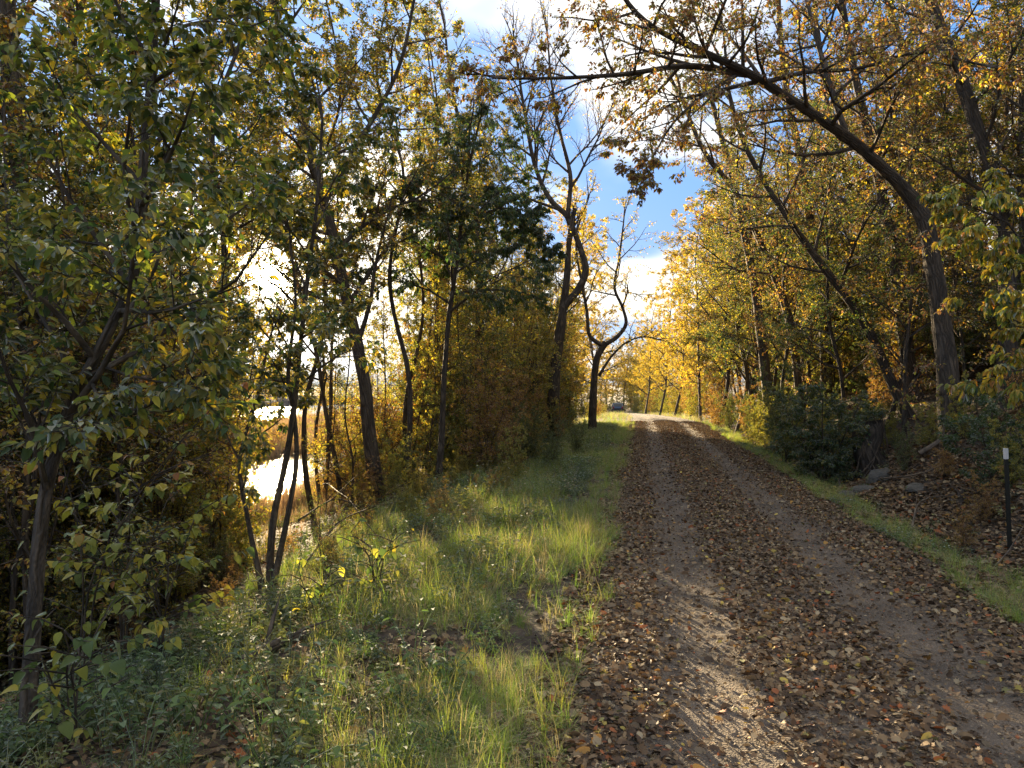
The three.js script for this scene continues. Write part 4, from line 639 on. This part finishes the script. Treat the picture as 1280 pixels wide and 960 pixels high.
{
  const R = rng(808), g = [], h = [], reeds = [], lawn = [[0.18, 0.29, 0.03], [0.26, 0.36, 0.035], [0.38, 0.39, 0.05]], straw = [[0.42, 0.34, 0.15], [0.34, 0.28, 0.11]], pick = (a) => a[Math.floor(R() * a.length)];
  for (let k = 0; k < 42000; k++) {                      // verge on the river side
    const z = -1.8 - 34 * Math.pow(R(), 1.6), l = Math.pow(R(), 1.1) * 3.6, x = roadC(z) - HALF - l + 0.18 * (noise(z * 2, 3) - 0.3), d = fbm(x * 1.2 + 4, z * 1.2, 3);
    if (l < 0.25 && R() < 0.6) continue;
    if (z > -7 && R() < sst(1.2, 2.6, l) * 0.85) continue;
    if (R() > sst(0.33, 0.6, d) * (l > 2.2 ? 0.5 : 1) + 0.08) continue;
    g.push([x, z, (0.4 + 0.7 * R() * (0.4 + d)) * (z > -5 ? 0.75 : 1), R() < 0.3 ? pick(straw) : pick(lawn)]);
  }
  for (let k = 0; k < 6000; k++) {                       // strip at the foot of the hillside
    const z = -4 - 32 * Math.pow(R(), 1.2), l = 0.1 + 0.75 * R() + 0.2 * noise(z, 8), x = roadC(z) + HALF + l; if (noise(x * 2, z * 0.8) < 0.34) continue;
    g.push([x, z, 0.35 + 0.5 * R(), R() < 0.2 ? pick(straw) : pick(lawn)]);
  }
  for (let k = 0; k < 2600; k++) { const z = -36 - 90 * R(), sd = R() < 0.6 ? -1 : 1, x = roadC(z) + sd * (HALF + 0.1 + R() * (sd < 0 ? 5 : 1.5)); g.push([x, z, 0.9 + 0.9 * R(), pick(R() < 0.6 ? straw : lawn)]); }
  strew('grass', 'green and straw coloured grass along both sides of the track', 'grass', [blades(20, 0.17, 0.005, 1.1, 1), blades(18, 0.24, 0.005, 0.9, 2), blades(22, 0.13, 0.006, 1.4, 3), blades(8, 0.32, 0.005, 0.8, 4)], g);
  const greens = [[0.09, 0.16, 0.02], [0.13, 0.2, 0.025], [0.07, 0.11, 0.02], [0.22, 0.23, 0.03]];
  for (let k = 0; k < 9000; k++) {                      // herbs and seedlings
    const z = -1.8 - 31 * Math.pow(R(), 1.3), x = -0.9 - R() * (R() < 0.75 ? 3 : 7), d = fbm(x * 0.8 + 40, z * 0.8, 3); if (R() > sst(0.36, 0.6, d) + 0.08 || (z > -9.5 && R() < (x > -2.6 ? 0.7 : 0.15))) continue;
    h.push([x, z, 0.6 + 0.8 * R() * (0.5 + d), pick(greens)]);
  }
  for (let k = 0; k < 1600; k++) { const z = -5 - 26 * R(), x = 2.7 + R() * R() * 6; if (noise(x, z) < 0.5) continue; h.push([x, z, 0.5 + 0.7 * R(), pick(greens)]); }
  const weeds = [];
  for (let k = 0; k < 560; k++) { const z = -3 - 24 * Math.pow(R(), 1.2), x = -0.75 - 3.4 * R(); if (noise(x * 1.1 + 8, z * 1.1) < 0.5) continue; weeds.push([x, z, 0.5 + 0.9 * R(), R() < 0.15 ? pick(straw) : pick(greens)]); }
  strew('weeds', 'taller rough weeds and dry stalks scattered through the verge grass', 'weeds', [herb(5, 0.34, 0.045, 11), herb(4, 0.42, 0.05, 12), herb(7, 0.26, 0.035, 13)], weeds);
  strew('ground_herbs', 'low green leafy herbs covering the verge and bank', 'herbs', [herb(8, 0.08, 0.026, 1), herb(8, 0.13, 0.026, 2), herb(6, 0.18, 0.04, 3), herb(10, 0.1, 0.02, 4)], h);
  for (let k = 0; k < 3800; k++) { const z = -8 - 44 * R(), x = -11.5 - 5.2 * R(); if (height(x, z) < WATER - 0.1) continue; reeds.push([x, z, 1 + 1.2 * R(), pick([[0.4, 0.24, 0.09], [0.34, 0.2, 0.08], [0.28, 0.2, 0.09]])]); }
  for (let k = 0; k < 12000; k++) { const z = -26 - 90 * R(), x = -26 - 26 * R(); if (height(x, z) < WATER - 0.12) continue; reeds.push([x, z, 1.4 + 1.2 * R(), pick([[0.4, 0.24, 0.09], [0.34, 0.2, 0.08], [0.28, 0.2, 0.09]])]); }
  for (let k = 0; k < 1500; k++) { const z = -8 - 18 * R(), x = -5 - 6.5 * R(); if (noise(x * 0.7, z * 0.7 + 3) < 0.4) continue; reeds.push([x, z, 0.4 + 0.5 * R(), pick([[0.26, 0.16, 0.07], [0.3, 0.22, 0.1], [0.16, 0.15, 0.04]])]); }
  strew('reeds', 'tawny dry reeds and stalks below the bank at the water', 'reeds', [blades(14, 0.7, 0.012, 0.5, 7), blades(12, 0.8, 0.012, 0.35, 8)], reeds);
}

renderer.render(scene, camera);
